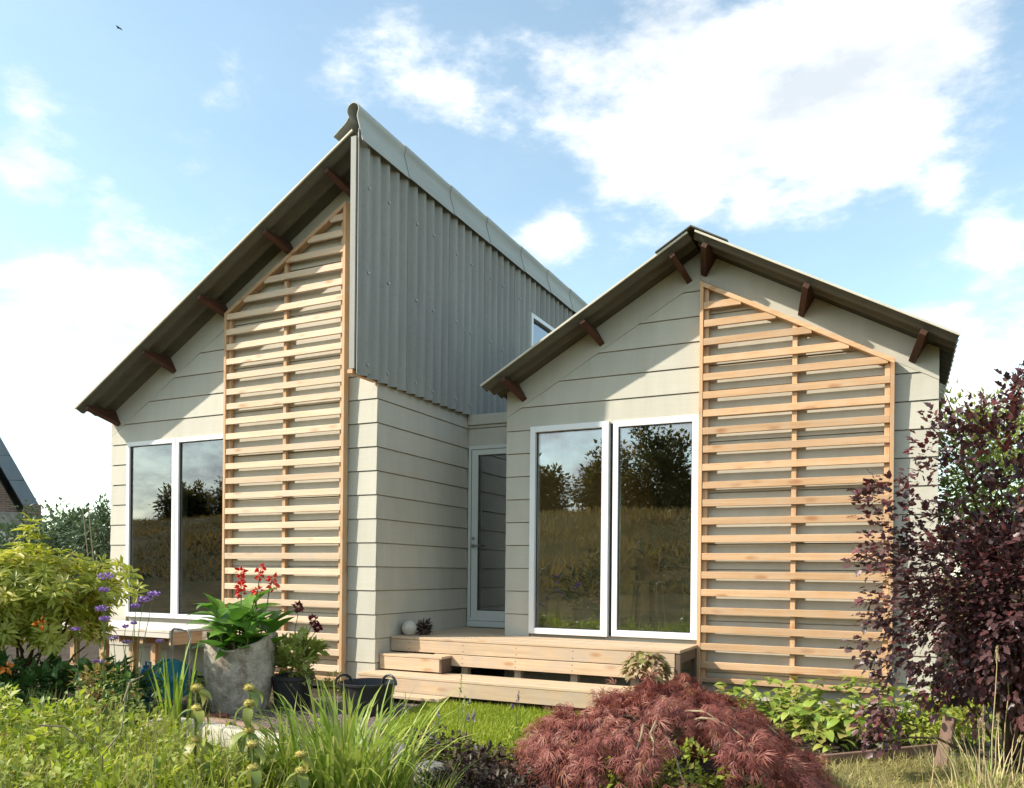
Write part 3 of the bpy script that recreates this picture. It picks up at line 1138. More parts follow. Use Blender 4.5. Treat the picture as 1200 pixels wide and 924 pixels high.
# door
d = window(-4.893, X3 + 0.03, 0.664, 2.845, YD, 'doorgrey', 0.118, 0.01, name='door', left_w=0.138, right_w=0.12, bot=0.125)
b = MB()
b.box(-4.848, -4.842, YD - 0.0135, YD - 0.008, 0.70, 2.80)
b.box(-4.842, -3.95, YD - 0.0135, YD - 0.008, 2.794, 2.80)
b.build('leaf_joint', M['gasket'], d)
b = MB()
Mx = Matrix.Translation((-4.808, YD - 0.01, 1.60)) @ Matrix.Rotation(PI / 2, 4, 'X')
b.lathe([(0.0245, 0), (0.0245, 0.008), (0.012, 0.010), (0.011, 0.05)], 14, M=Mx)
b.tube([(-4.808, YD - 0.06, 1.60), (-4.70, YD - 0.062, 1.60)], 0.010, 8)
b.build('handle', M['steel'], d, smooth=True)
b = MB()
Mx = Matrix.Translation((-4.808, YD - 0.01, 1.69)) @ Matrix.Rotation(PI / 2, 4, 'X')
b.lathe([(0.022, 0), (0.022, 0.010), (0.010, 0.012)], 14, M=Mx)
b.build('lock', M['steel'], d, smooth=True)
# threshold under the glazing and door
b = MB()
b.box(-4.893, X3 + 0.03, YD - 0.012, YD + 0.05, 0.585, 0.66)
b.build('door_sill', M['doorgrey'], house, bevel=0.003)
# high window in the corrugated wall
b = MB()
wy0, wy1, wz0, wz1 = 10.53, 11.62, 3.95, 5.03
xa, xb = X1 - 0.02, X1 + 0.075
for q in ((wy0, wy0 + 0.06, wz0, wz1), (wy1 - 0.06, wy1, wz0, wz1), (wy0 + 0.06, wy1 - 0.06, wz1 - 0.06, wz1), (wy0 + 0.06, wy1 - 0.06, wz0, wz0 + 0.06)):
    b.box(xa, xb, q[0], q[1], q[2], q[3])
hw = b.build('window', M['white'], house, bevel=0.003)
b = MB()
b.box(X1 + 0.0, X1 + 0.02, wy0 + 0.055, wy1 - 0.055, wz0 + 0.055, wz1 - 0.055)
b.build('pane', M['glass'], hw)


# corrugated sheets
def corrugated(u0, u1, v0, v1, fpt, amp=0.028, wl_=0.177, th=0.007, seg=8, tilt=0.006):
    """u across the waves, v along; fpt(u, v, h) with h the height of the surface"""
    n = max(2, int(round((u1 - u0) / wl_ * seg)))
    b = MB()
    vs = []
    for side in (0.5, -0.5):
        for v in (v0, v1):
            for i in range(n + 1):
                u = u0 + (u1 - u0) * i / n
                h = amp * math.cos(2 * PI * (u) / wl_) + side * th + tilt * (1 - i / n)
                vs.append(fpt(u, v, h))
    k = n + 1
    fs = []
    for i in range(n):
        fs.append((i, i + 1, k + i + 1, k + i))
        fs.append((2 * k + i, 3 * k + i, 3 * k + i + 1, 2 * k + i + 1))
        fs.append((i, 2 * k + i, 2 * k + i + 1, i + 1))
        fs.append((k + i, k + i + 1, 3 * k + i + 1, 3 * k + i))
    fs.append((0, k, 3 * k, 2 * k))
    fs.append((n, 2 * k + n, 3 * k + n, k + n))
    return b.add(vs, fs)


wf = lambda u, v, h: (X1 + 0.038 + h, u + YF_L - 0.03, v)
SHEET = 0.885
for i in range(8):
    u0, u1 = i * SHEET, (i + 1) * SHEET + 0.012
    ya, yb = u0 + YF_L - 0.03, u1 + YF_L - 0.03
    za = 3.222
    hole = (ya < wy1 - 0.02 and yb > wy0 + 0.02)
    segs = [(u0, u1, za, 5.62)]
    if hole:
        segs = []
        oy = YF_L - 0.03
        if ya < wy0:
            segs.append((u0, wy0 - oy, za, 5.62))
        if yb > wy1:
            segs.append((wy1 - oy, u1, za, 5.62))
        a, c = max(u0, wy0 - oy), min(u1, wy1 - oy)
        segs += [(a, c, wz1, 5.62), (a, c, za, wz0)]
    for (p, q, r, s) in segs:
        corrugated(p, q, r, s, wf, amp=0.033).build('cladding_sheet', M['corr'], house, smooth=True, angle=60)
b = MB()
for zz in (3.34, 4.25, 5.1):
    for i in range(40):
        if i % 5 in (1, 3):
            y = YF_L - 0.03 + i * 0.177
            if wy0 - 0.1 < y < wy1 + 0.1 and zz > 3.9:
                continue
            b.lathe([(0.016, 0), (0.016, 0.008), (0.009, 0.014)], 8, M=Matrix.Translation((X1 + 0.076, y, zz + random.uniform(-0.02, 0.02))) @ Matrix.Rotation(PI / 2, 4, 'Y'))
b.build('fixing_screw', M['steel'], house, kind='stuff')
b = MB()
b.box(X1 - 0.05, X1 + 0.012, YF_L - 0.01, Y1 - 0.012, 3.225, 3.265)
b.build('closing_board', M['larch_y'], house, bevel=0.002)
b = MB()
b.box(X1 - 0.03, X1 + 0.032, YF_L - 0.012, Y1 - 0.012, 3.27, top_left(X1) - 0.02)
b.build('end_board', M['corr'], house)


def roof_sheets(x_low, x_high, yf, y_back, z_low, z_high, clear=()):
    dx, dz = x_high - x_low, z_high - z_low
    L = math.hypot(dx, dz)
    nrm = (-dz / L * (1 if dx > 0 else -1), abs(dx) / L)
    f = lambda u, v, h: (x_low + dx * v + nrm[0] * h, yf + u, z_low + dz * v + nrm[1] * h)
    e = MB()
    vs = [f(u, v, h) for v in (0.0, 1.0) for (u, h) in ((-0.006, 0.022), (0.012, 0.022), (0.012, 0.040), (-0.006, 0.040))]
    e.add(vs, [(0, 1, 2, 3), (7, 6, 5, 4), (0, 4, 5, 1), (1, 5, 6, 2), (2, 6, 7, 3), (3, 7, 4, 0)]).build('verge_strip', M['verge'], house)
    n = int((y_back - yf) / SHEET)
    for i in range(n):
        o = corrugated(i * SHEET, (i + 1) * SHEET + 0.012, 0, 1, f).build('roof_sheet', M['clear'] if i in clear else M['roof'], house, smooth=True, angle=60)
        if i in clear:
            o['label'] = 'translucent corrugated roof sheet added out of view to light the rooms'


roof_sheets(EAVE_L, RIDGE_L + 0.02, YF_L, 14.5, 3.185, 3.185 + (RIDGE_L + 0.02 - EAVE_L) * 0.588, (2, 4))
zl = 4.505 - 0.567 * (XC + 4.015) - 0.03
roof_sheets(-4.015, XC - 0.02, YF_R, 14.0, zl, 4.505 - 0.03 - 0.0113)
roof_sheets(0.405, XC + 0.02, YF_R, 14.0, 4.505 - 0.567 * (0.405 - XC) - 0.03, 4.505 - 0.03 - 0.0113, (2,))


# ridge pieces of the high wall: a roll on top and an apron on each side
def ridge_roll(ya, yb, lift):
    c = (X1 - 0.010, 5.828)
    r = 0.058
    outer = []
    for k in range(11):                                   # roll
        a = math.radians(-35 + k * 25)
        outer.append((c[0] + r * math.cos(a), c[1] + r * math.sin(a)))
    left = [(X1 - 0.045, 5.765), (X1 - 0.08, 5.715), (X1 - 0.24, 5.605)]
    right = [(X1 + 0.100, 5.50), (X1 + 0.072, 5.60), (X1 + 0.050, 5.68), (X1 + 0.030, 5.755)]
    path = right + outer + left
    th = 0.008
    n = len(path)
    vs, fs = [], []
    for y in (ya, yb):
        for side in (0, 1):
            for i, (x, z) in enumerate(path):
                x2, z2 = path[min(i + 1, n - 1)]
                x1_, z1_ = path[max(i - 1, 0)]
                tx, tz = x2 - x1_, z2 - z1_
                ll = math.hypot(tx, tz)
                nx, nz = tz / ll, -tx / ll
                o = (th if side == 0 else 0) + lift * (1 if y == ya else 0)
                vs.append((x + nx * o, y, z + nz * o))
    for i in range(n - 1):
        a, b_, c_, d_ = i, n + i, 2 * n + i, 3 * n + i
        fs += [(a, a + 1, c_ + 1, c_), (b_, d_, d_ + 1, b_ + 1), (a, b_, b_ + 1, a + 1), (c_, c_ + 1, d_ + 1, d_)]
    fs += [(0, 2 * n, 3 * n, n), (n - 1, 2 * n - 1, 4 * n - 1, 3 * n - 1)]
    MB().add(vs, fs).build('ridge_cap', M['cap'], house, smooth=True, angle=50)


ys = [YF_L - 0.015, 7.26, 8.23, 9.16, 10.2, 11.13, 12.05, 12.98, 13.9]
for i in range(len(ys) - 1):
    ridge_roll(ys[i], ys[i + 1] + 0.03, 0.010)

# ridge capping of the right gable: two thin wings
for i in range(6):
    ya = YF_R - 0.02 + i * 1.0
    for s in (-1, 1):
        b = MB()
        z0 = 4.505 + 0.022
        pts = [(XC, z0 + 0.004), (XC + s * 0.34, z0 - 0.567 * 0.34 + 0.004), (XC + s * 0.34, z0 - 0.567 * 0.34 + 0.014), (XC, z0 + 0.018)]
        b.prism(pts, lambda p: (p[0], ya, p[1]), lambda p: (p[0], ya + 1.02, p[1] + 0.004))
        b.build('ridge_cap', M['roof'], house)


# purlin ends that carry the roof overhang
def purlin(x, zf, sx, yw, reach, depth=0.20, w=0.058):
    """x: on the roof slope at its underside; section square to the slope, cut to a taper"""
    a = math.atan(0.575)
    up = Vector((-math.sin(a) * sx, 0, math.cos(a)))       # square to the slope
    al = Vector((math.cos(a), 0, math.sin(a) * sx))        # along the slope
    top = Vector((x, 0, zf))
    b = MB()
    vs = []
    for s in (-0.5, 0.5):
        for (y, d0) in ((yw + 0.1, depth), (yw - 0.01, depth), (yw - reach, 0.045)):
            for dd in (0.004, d0):
                p = top + al * (s * w) - up * dd
                vs.append((p.x, y, p.z))
    fs = []
    for s in (0, 6):
        fs += [(s, s + 1, s + 3, s + 2), (s + 2, s + 3, s + 5, s + 4)]
    for i, j in ((0, 2), (2, 4)):
        fs += [(i, j, 6 + j, 6 + i), (i + 1, 6 + i + 1, 6 + j + 1, j + 1)]
    fs += [(0, 6, 7, 1), (4, 5, 11, 10)]
    b.add(vs, fs).build('purlin', M['dark_y'], house, bevel=0.003)


def foot_to_top(x, z, sx, depth=0.20):
    a = math.atan(0.575)
    return x - math.sin(a) * sx * depth, z + math.cos(a) * depth


for (fx, fz) in ((-8.81, 3.134), (-7.847, 3.635), (-6.963, 4.190), (-6.015, 4.745), (-5.20, 5.24)):
    tx, tz = foot_to_top(fx, fz, 1)
    tz = top_left(tx) + 0.005
    purlin(tx, tz, 1, Y1, 0.385)
for (fx, s) in ((-3.699, 1), (-2.813, 1), (-1.905, 1), (-1.77, -1), (-0.863, -1), (0.069, -1)):
    tx, _ = foot_to_top(fx, 0, s)
    purlin(tx, top_right(tx) + 0.005, s, Y3, 0.375)


# ------------------------------------------------------------------ trellises
def trellis(xl, xr, zb, ztl, slope, Y, pitch, slat0, mat, label):
    """ztl: top line height at xl; slope of the top line (dz/dx)"""
    root = thing('wooden_trellis', label, 'trellis', ((xl + xr) / 2, Y - 0.04, zb), 'slatted trellises on the gable walls')
    line = lambda x: ztl + slope * (x - xl)
    fwid = 0.034
    ya, yb = Y - 0.092, Y - 0.012
    mz, mx, mr = M['larch_z'], M[mat + '_x'], M['larch_x']
    for (x0, x1) in ((xl, xl + fwid), (xr - fwid, xr)):
        b = MB()
        b.prism([(x0, zb), (x1, zb), (x1, line(x1) - 0.006), (x0, line(x0) - 0.006)], lambda p: (p[0], ya, p[1]), lambda p: (p[0], yb, p[1]))
        b.build('post', mz, root, bevel=0.002)
    xm = (xl + xr) / 2 + 0.02
    for x0 in (xl + fwid + 0.002, xm - 0.022, xr - fwid - 0.046):
        b = MB()
        x1 = x0 + 0.044
        b.prism([(x0, zb + 0.02), (x1, zb + 0.02), (x1, line(x1) - 0.04), (x0, line(x0) - 0.04)], lambda p: (p[0], Y - 0.058, p[1]), lambda p: (p[0], Y - 0.011, p[1]))
        b.build('batten', mz, root, bevel=0.002)
    # sloping top rail
    b = MB()
    t = 0.050
    b.prism([(xl + 0.001, line(xl) - t + 0.003), (xr - 0.001, line(xr) - t + 0.003), (xr - 0.001, line(xr)), (xl + 0.001, line(xl))], lambda p: (p[0], ya - 0.004, p[1]), lambda p: (p[0], yb - 0.004, p[1]))
    b.build('top_rail', mr, root, bevel=0.002)
    b = MB()
    b.box(xl + fwid, xr - fwid, Y - 0.088, Y - 0.014, zb + 0.002, zb + 0.045)
    b.build('bottom_rail', mr, root, bevel=0.002)
    base = None
    k = -40
    while k < 40:
        zc = slat0 + k * pitch
        k += 1
        if zc < zb + 0.13:
            continue
        zz = zc + 0.035
        x0, x1 = xl + fwid + 0.001, xr - fwid - 0.001
        if slope > 0:
            xs = xl + (zz + 0.002 - ztl) / slope
            x0c, x1c = max(x0, xs), x1
        else:
            xs = xl + (zz + 0.002 - ztl) / slope
            x0c, x1c = x0, min(x1, xs)
        if x1c - x0c < 0.12:
            continue
        dy = random.uniform(-0.003, 0.003)
        dz = random.uniform(-0.004, 0.004)
        loc = ((x0c + x1c) / 2 - root.location.x, Y - 0.0735 + dy - root.location.y, zc + dz - root.location.z)
        if x0c == x0 and x1c == x1:
            if base is None:
                h = (x1 - x0) / 2
                base = MB().box(-h, h, -0.0145, 0.0145, -0.034, 0.034).mesh('slat', bevel=0.003)
            link_mesh('slat', base, mx, root, loc, (random.uniform(-0.03, 0.03), random.uniform(-0.0016, 0.0016), 0))
        else:
            h = (x1c - x0c) / 2
            me = MB().box(-h, h, -0.0145, 0.0145, -0.034, 0.034).mesh('slat', bevel=0.003)
            link_mesh('slat', me, mx, root, loc)
    return root


trellis(-6.966, -5.262, 0.10, 4.190, 0.561, Y1, 0.170, 2.953, 'pale', 'tall slatted wooden trellis on the left gable beside the concrete planter')  # slat colour carries the sun glare
trellis(-1.783, -0.062, 0.22, 4.130, -0.547, Y3, 0.1745, 1.785, 'larch', 'orange slatted wooden trellis on the right gable, sloping down to the right')


# ------------------------------------------------------------------ deck and steps
def deck():
    root = thing('wooden_deck', 'low pale wooden deck in front of the glazed door and right window', 'deck', (-3.35, 7.13, 0))
    x0, x1 = X1 + 0.012, -1.775
    yf = 7.13
    w, g = 0.142, 0.006
    y = yf
    while y + 0.05 < Y3 - 0.045:
        yb = min(y + w, Y3 - 0.048)
        MB().box(x0, x1, y, yb, 0.552, 0.580).build('deck_board', M['deck_x'], root, bevel=0.003)
        y += w + g
    y = max(y, Y3 - 0.045)
    while y + 0.05 < YD - 0.04:
        yb = min(y + w, YD - 0.035)
        MB().box(x0, X3 - 0.03, y, yb, 0.552, 0.580).build('deck_board', M['deck_x'], root, bevel=0.003)
        y += w + g
    MB().box(x0, x1 - 0.05, yf + 0.004, yf + 0.034, 0.425, 0.548).build('fascia_board', M['deck_x'], root, bevel=0.002)
    MB().box(x0 + 0.55, x1 - 0.05, yf - 0.012, yf + 0.018, 0.305, 0.418).build('fascia_board', M['deck_x'], root, bevel=0.002)
    for x in (-4.7, -4.05, -3.45, -2.85, -2.25):
        MB().box(x, x + 0.07, yf + 0.05, yf + 0.12, 0.0, 0.548).build('leg', M['deck_z'], root)
    q = MB()
    for x in (-4.66, -4.01, -3.41, -2.81, -2.21):
        for z, yy in ((0.455, 0.004), (0.52, 0.004), (0.335, -0.012), (0.39, -0.012)):
            if yy < 0 and x < -4.3:
                continue
            q.lathe([(0.006, -0.001), (0.005, 0.0015)], 7, M=Matrix.Translation((x, yf + yy, z)) @ Matrix.Rotation(PI / 2, 4, 'X'))
        for k in range(5):
            for o in (0.03, 0.11):
                q.lathe([(0.006, -0.001), (0.005, 0.0015)], 7, (x, yf + k * 0.148 + o, 0.580))
    q.build('screw', M['gasket'], root, kind='stuff')
    # open right-hand end
    MB().box(x1 - 0.045, x1 - 0.002, yf + 0.01, yf + 0.055, 0.0, 0.55).build('end_post', M['old_z'], root)
    MB().box(x1 - 0.045, x1 - 0.002, 7.74, 7.79, 0.0, 0.55).build('end_post', M['old_z'], root)
    MB().box(x1 - 0.040, x1 - 0.004, yf + 0.055, 7.74, 0.46, 0.55).build('end_beam', M['old_y'], root)


deck()


def long_step():
    root = thing('wooden_step', 'long pale wooden step running along the foot of the deck', 'step', (-3.4, 6.75, 0), 'wooden steps up to the deck')
    x0, x1 = -4.95, -2.0
    yf = 6.63
    for (a, b_) in ((yf, yf + 0.20), (yf + 0.206, yf + 0.42)):
        MB().box(x0, x1, a, b_, 0.212, 0.240).build('tread_board', M['deck_x'], root, bevel=0.003)
    MB().box(x0 + 0.004, x1, yf + 0.003, yf + 0.031, 0.075, 0.209).build('riser_board', M['deck_x'], root, bevel=0.002)
    MB().box(x0 + 0.004, x0 + 0.034, yf + 0.034, yf + 0.41, 0.075, 0.209).build('side_board', M['deck_y'], root, bevel=0.002)
    for x in (-4.7, -3.9, -3.2, -2.5):
        MB().box(x, x + 0.06, yf + 0.05, yf + 0.11, 0.0, 0.21).build('leg', M['old_z'], root)


def box_step():
    root = thing('wooden_step', 'short box step standing on the long step beside the house corner', 'step', (-4.5, 7.03, 0.242), 'wooden steps up to the deck')
    x0, x1, yf, yb = -4.885, -4.13, 6.915, 7.115
    MB().box(x0, x1, yf, yb, 0.388, 0.412).build('tread_board', M['deck_x'], root, bevel=0.003)
    MB().box(x0, x1 - 0.03, yf + 0.004, yf + 0.032, 0.256, 0.385).build('riser_board', M['deck_x'], root, bevel=0.002)
    MB().box(x1 - 0.028, x1 - 0.002, yf + 0.002, yb, 0.250, 0.385).build('side_board', M['old_z'], root, bevel=0.002)
    for x in (x0 + 0.02, x1 - 0.10):
        MB().box(x, x + 0.05, yf + 0.05, yf + 0.10, 0.241, 0.386).build('leg', M['deck_z'], root)


long_step()
box_step()
root = thing('loose_plank', 'short loose plank lying under the long step at the lawn edge', 'plank', (-4.15, 6.52, 0))
MB().box(-4.62, -3.86, 6.42, 6.60, 0.05, 0.08).build('board', M['deck_x'], root, bevel=0.003)
for x in (-4.5, -4.0):
    MB().box(x, x + 0.09, 6.44, 6.58, 0.0, 0.049).build('bearer', M['old_y'], root)


def platform():
    root = thing('window_platform', 'pale raised wooden platform under the left window', 'platform', (-7.9, 6.4, 0))
    x0, x1, yf, yb = -8.9, -6.86, 5.96, 6.80
    y = yf
    while y + 0.05 < yb:
        MB().box(x0, x1, y, y + 0.134, 0.600, 0.628).build('deck_board', M['sunlit'], root, bevel=0.002)
        y += 0.14
    MB().box(x0, x1 - 0.006, yf + 0.004, yf + 0.032, 0.545, 0.597).build('fascia_board', M['sunlit'], root, bevel=0.002)
    MB().box(x1 - 0.05, x1 - 0.012, yf + 0.04, yb, 0.47, 0.597).build('end_joist', M['larch_y'], root)
    for x in (-8.7, -8.2, -7.72, -7.35):
        MB().box(x, x + 0.045, yf + 0.04, yb, 0.47, 0.597).build('joist', M['larch_y'], root)
    for x in (-8.6, -8.1, -7.62, -7.28):
        MB().box(x, x + 0.07, yf + 0.12, yf + 0.19, 0.0, 0.468).build('leg', M['larch_z'], root)


platform()

# two small things on the deck's left end
root = thing('round_stone', 'round white stone at the left end of the deck', 'stone', (-4.79, 7.33, 0.58))
b = MB()
b.lathe([(0.012, 0), (0.05, 0.008), (0.078, 0.05), (0.082, 0.085), (0.062, 0.135), (0.03, 0.155), (0.004, 0.16)], 20, (-4.77, 7.30, 0.58))
b.build('stone', M['whitestone'], root, smooth=True)
b = MB()
b.lathe([(0.01, 0), (0.05, 0.006), (0.066, 0.05), (0.05, 0.12), (0.01, 0.135)], 14, (-4.84, 7.37, 0.58))
b.build('dark_side', M['bark'], root, smooth=True)
root = thing('dried_plant', 'small dark dried plant tuft lying beside the white stone on the deck', 'plant', (-4.66, 7.42, 0.58))
cent = np.array([(-4.66, 7.42, 0.65)]) + unit(10) * 0.045
P, D, U, S, rn = clusters(cent, (-4.66, 7.42, 0.6), 16, 0.05, 0.06, 0, 0.8, 0.6)
P[:, 2] = np.maximum(P[:, 2], 0.59)
link_mesh('leaf_tuft', leaf_mesh('leaf_tuft', P - np.array(root.location), D, U, S, T_LEAF, 0.35, rn), M['lv_ajuga'], root)
b = MB()
b.lathe([(0.04, 0), (0.05, 0.05), (0.045, 0.06)], 12, (-4.66, 7.42, 0.58))
b.build('root_ball', M['bark'], root, smooth=True)



# ------------------------------------------------------------------ pots, tub, hose reel
def planter():
    c = at(281, 7.27)
    root = thing('concrete_planter', 'tall weathered concrete planter with a wavy rim', 'planter', c)
    n, m = 40, 12
    vs, fs = [], []
    H = 0.64

    def prof(t):
        return 0.235 + 0.085 * t ** 0.8 + 0.018 * math.sin(PI * t)
    rings = []
    for j in range(m + 1):
        t = j / m
        ring = []
        for k in range(n):
            a = 2 * PI * k / n
            hh = H + 0.068 * math.cos(2 * (a - YAW)) + 0.008 * math.sin(7 * a)
            r = prof(t) * (1 + 0.012 * math.sin(5 * a + 4 * t)) * (1 + 0.02 * math.cos(2 * (a - YAW)))
            ring.append((c.x + r * math.cos(a), c.y + r * math.sin(a), hh * t))
        rings.append(ring)
    for j in range(m, m - 5, -1):
        t = j / m
        ring = []
        for k in range(n):
            a = 2 * PI * k / n
            hh = H + 0.068 * math.cos(2 * (a - YAW)) + 0.008 * math.sin(7 * a)
            r = prof(t) - 0.035
            ring.append((c.x + r * math.cos(a), c.y + r * math.sin(a), hh * t - (0.004 if j == m else 0)))
        rings.append(ring)
    for r in rings:
        vs += r
    for j in range(len(rings) - 1):
        for k in range(n):
            k2 = (k + 1) % n
            fs.append((j * n + k, j * n + k2, (j + 1) * n + k2, (j + 1) * n + k))
    fs.append(tuple(range(n - 1, -1, -1)))
    MB().add(vs, fs).build('body', M['concrete'], root, smooth=True)
    b = MB()
    b.lathe([(0.24, 0), (0.24, 0.02)], 24, (c.x, c.y, 0.49))
    b.build('potting_soil', M['soil'], root)
    return c


def big_leaf(L, W, bend=0.5, fold=0.12, n=7, wave=0.0):
    """broad leaf along +x, normal +z, drooping"""
    b = MB()
    vs, fs = [], []
    x = z = 0.0
    ang = 0.0
    for i in range(n + 1):
        t = i / n
        w = W * (math.sin(PI * min(1, t ** 0.75 * 0.98 + 0.02)) ** 0.8) if 0 < t < 1 else (0.02 * W if t == 0 else 0.0)
        wv = wave * math.sin(t * 9) * W
        vs += [(x, w / 2, z + fold * w + wv), (x, 0, z), (x, -w / 2, z + fold * w - wv)]
        ang = bend * t * 1.6
        x += L / n * math.cos(ang)
        z -= L / n * math.sin(ang)
    for i in range(n):
        a = i * 3
        fs += [(a, a + 3, a + 4, a + 1), (a + 1, a + 4, a + 5, a + 2)]
    return MB().add(vs, fs).mesh('leaf', smooth=True, angle=80)


def blade(L, W, arch, n=7):
    b = MB()
    vs, fs = [], []
    x = z = 0.0
    for i in range(n + 1):
        t = i / n
        w = W * (1 - t ** 2.2) * (0.75 + 0.25 * min(1, t * 4))
        vs += [(x, w / 2, z + w * 0.18), (x, 0, z), (x, -w / 2, z + w * 0.18)]
        ang = PI / 2 - arch * t ** 1.5
        x += L / n * math.cos(ang)
        z += L / n * math.sin(ang)
    for i in range(n):
        a = i * 3
        fs += [(a, a + 3, a + 4, a + 1), (a + 1, a + 4, a + 5, a + 2)]
    return MB().add(vs, fs).mesh('blade', smooth=True, angle=80)


def put_leaf(me, mat, root, p, az, pitch, sc, roll=0.0, name='leaf'):
    """pitch up from horizontal"""
    o = link_mesh(name, me, mat, root, Vector(p) - root.location, (0, 0, 0), (sc, sc, sc))
    o.rotation_euler = (Matrix.Rotation(az, 3, 'Z') @ Matrix.Rotation(-pitch, 3, 'Y') @ Matrix.Rotation(roll, 3, 'X')).to_euler()
    return o


pc = planter()


def petal_cluster(p, r, n, seed):
    """a ragged bunch of petals as one small mesh"""
    P = np.array(p) + unit(n) * r * 0.6
    D = (P - np.array(p)) + unit(n) * 0.03 + np.array([0, 0, 0.02])
    return P, D


def petals_obj(name, p, r, n, size, mat, root, flat=1.0, aspect=0.7):
    o3 = unit(n) * r * np.array([1, 1, flat])
    P = np.array(p) + o3 * 0.5
    D = o3 + unit(n) * r * 0.5
    me = leaf_mesh(name, P - np.array(root.location), D, unit(n) + np.array([0, 0, 1]), size * (0.6 + 0.7 * rng.random(n)), T_LEAF, aspect)
    return link_mesh(name, me, mat, root)


def canna(c):
    root = thing('canna_plant', 'leafy canna lily with red flowers growing in the concrete planter', 'plant', (c.x, c.y, 0.50))
    lm = [big_leaf(0.42, 0.135, 0.45, 0.14), big_leaf(0.38, 0.125, 0.75, 0.16, wave=0.06), big_leaf(0.33, 0.12, 0.3, 0.2)]
    # stalks with their leaves
    stalks = []
    for i in range(12):
        a = i * 2.4
        r = 0.05 + 0.16 * (i % 3) / 2
        p = Vector((c.x + r * math.cos(a), c.y + r * math.sin(a), 0.5))
        tip = p + Vector((math.cos(a) * 0.10, math.sin(a) * 0.10, random.uniform(0.24, 0.46)))
        stalks.append((p, tip))
        MB().tube(*stem_to(p, tip, 0.010, 0.006, 0, 4, 0.02), n=7).build('stalk', M['greenstem'], root, smooth=True)
        for k in range(7):
            t = 0.12 + 0.145 * k
            q = p.lerp(tip, t)
            az = a + k * 2.2 + random.uniform(-0.4, 0.4)
            put_leaf(lm[(i + k) % 3], M['pl_canna'], root, q, az, random.uniform(0.45, 0.95) if k > 2 else random.uniform(0.30, 0.75), random.uniform(0.75, 1.08), random.uniform(-0.4, 0.4))
    # four flower spikes
    for (px, yt, nb) in ((281, 672, 4), (304, 668, 2), (318, 680, 2), (300, 694, 1)):
        d_ = 7.2
        top = at(px, d_)
        top.z = zat(yt, d_, px)
        base = Vector((c.x, c.y, 0.62)).lerp(Vector((top.x, top.y, 0.62)), 0.6)
        MB().tube(*stem_to(base, top, 0.006, 0.004, 0, 5, 0.015), n=6).build('flower_stem', M['greenstem'], root, smooth=True)
        for k in range(nb):
            petals_obj('flower', (top.x + random.uniform(-0.015, 0.015), top.y, top.z - 0.062 * k + 0.01), 0.040, 18, 0.046, M['red'], root)
    return root


canna(pc)


def black_pot():
    c = at(343, 7.35)
    root = thing('plastic_pot', 'black plastic flower pot behind the concrete planter', 'pot', c)
    b = MB()
    b.lathe([(0.155, 0), (0.185, 0.27), (0.20, 0.275), (0.20, 0.31), (0.188, 0.312), (0.180, 0.26), (0.176, 0.25)], 28, c)
    b.build('body', M['black'], root, smooth=True)
    b = MB()
    b.lathe([(0.176, 0.0), (0.176, 0.012)], 20, (c.x, c.y, 0.25))
    b.build('potting_soil', M['soil'], root)
    plant = thing('dahlia_plant', 'bushy dahlia with three dark red flowers in the black pot', 'plant', (c.x, c.y, 0.262))
    cen = (c.x, c.y, 0.47)
    cent = shell_points(46, cen, (0.20, 0.20, 0.24), 0.28, 0.4)
    P, D, U, S, rn = clusters(cent, (c.x, c.y, 0.3), 11, 0.06, 0.085, 0.15, 0.9, 0.6)
    link_mesh('foliage', leaf_mesh('foliage', P - np.array(plant.location), D, U, S, T_LOBE, 0.62, rn), M['lv_dahlia'], plant)
    for (px, y) in ((349, 712), (367, 727), (372, 736)):
        p = at(px, 7.3)
        p.z = zat(y, 7.3, px)
        MB().tube(*stem_to((c.x + random.uniform(-.05, .05), c.y, 0.3), p, 0.005, 0.003, 0.03, 6, 0.015), n=6).build('flower_stem', M['greenstem'], plant, smooth=True)
        petals_obj('flower', p, 0.042 if px < 372 else 0.026, 40, 0.042, M['wine'], plant)


black_pot()


def tub():
    c = at(431, 7.12)
    root = thing('rubber_tub', 'black flexible rubber tub with two loop handles by the step', 'tub', c)
    b = MB()
    b.lathe([(0.175, 0), (0.19, 0.01), (0.245, 0.265), (0.256, 0.268), (0.256, 0.285), (0.244, 0.287), (0.185, 0.03), (0.17, 0.022)], 32, c)
    b.build('body', M['black'], root, smooth=True)
    for s in (-1, 1):
        ctr = Vector((c.x + s * R2[0] * 0.20 - F2[0] * 0.07, c.y + s * R2[1] * 0.20 - F2[1] * 0.07, 0.27))
        pts = []
        for k in range(9):
            a = PI * k / 8
            pts.append(ctr + Vector((R2[0], R2[1], 0)) * 0.075 * math.cos(a) * 0.9 + Vector((F2[0], F2[1], 0)) * 0.04 * -s * math.cos(a) + Vector((0, 0, 0.085 * math.sin(a))))
        MB().tube(pts, 0.012, 8).build('handle', M['black'], root, smooth=True)


tub()


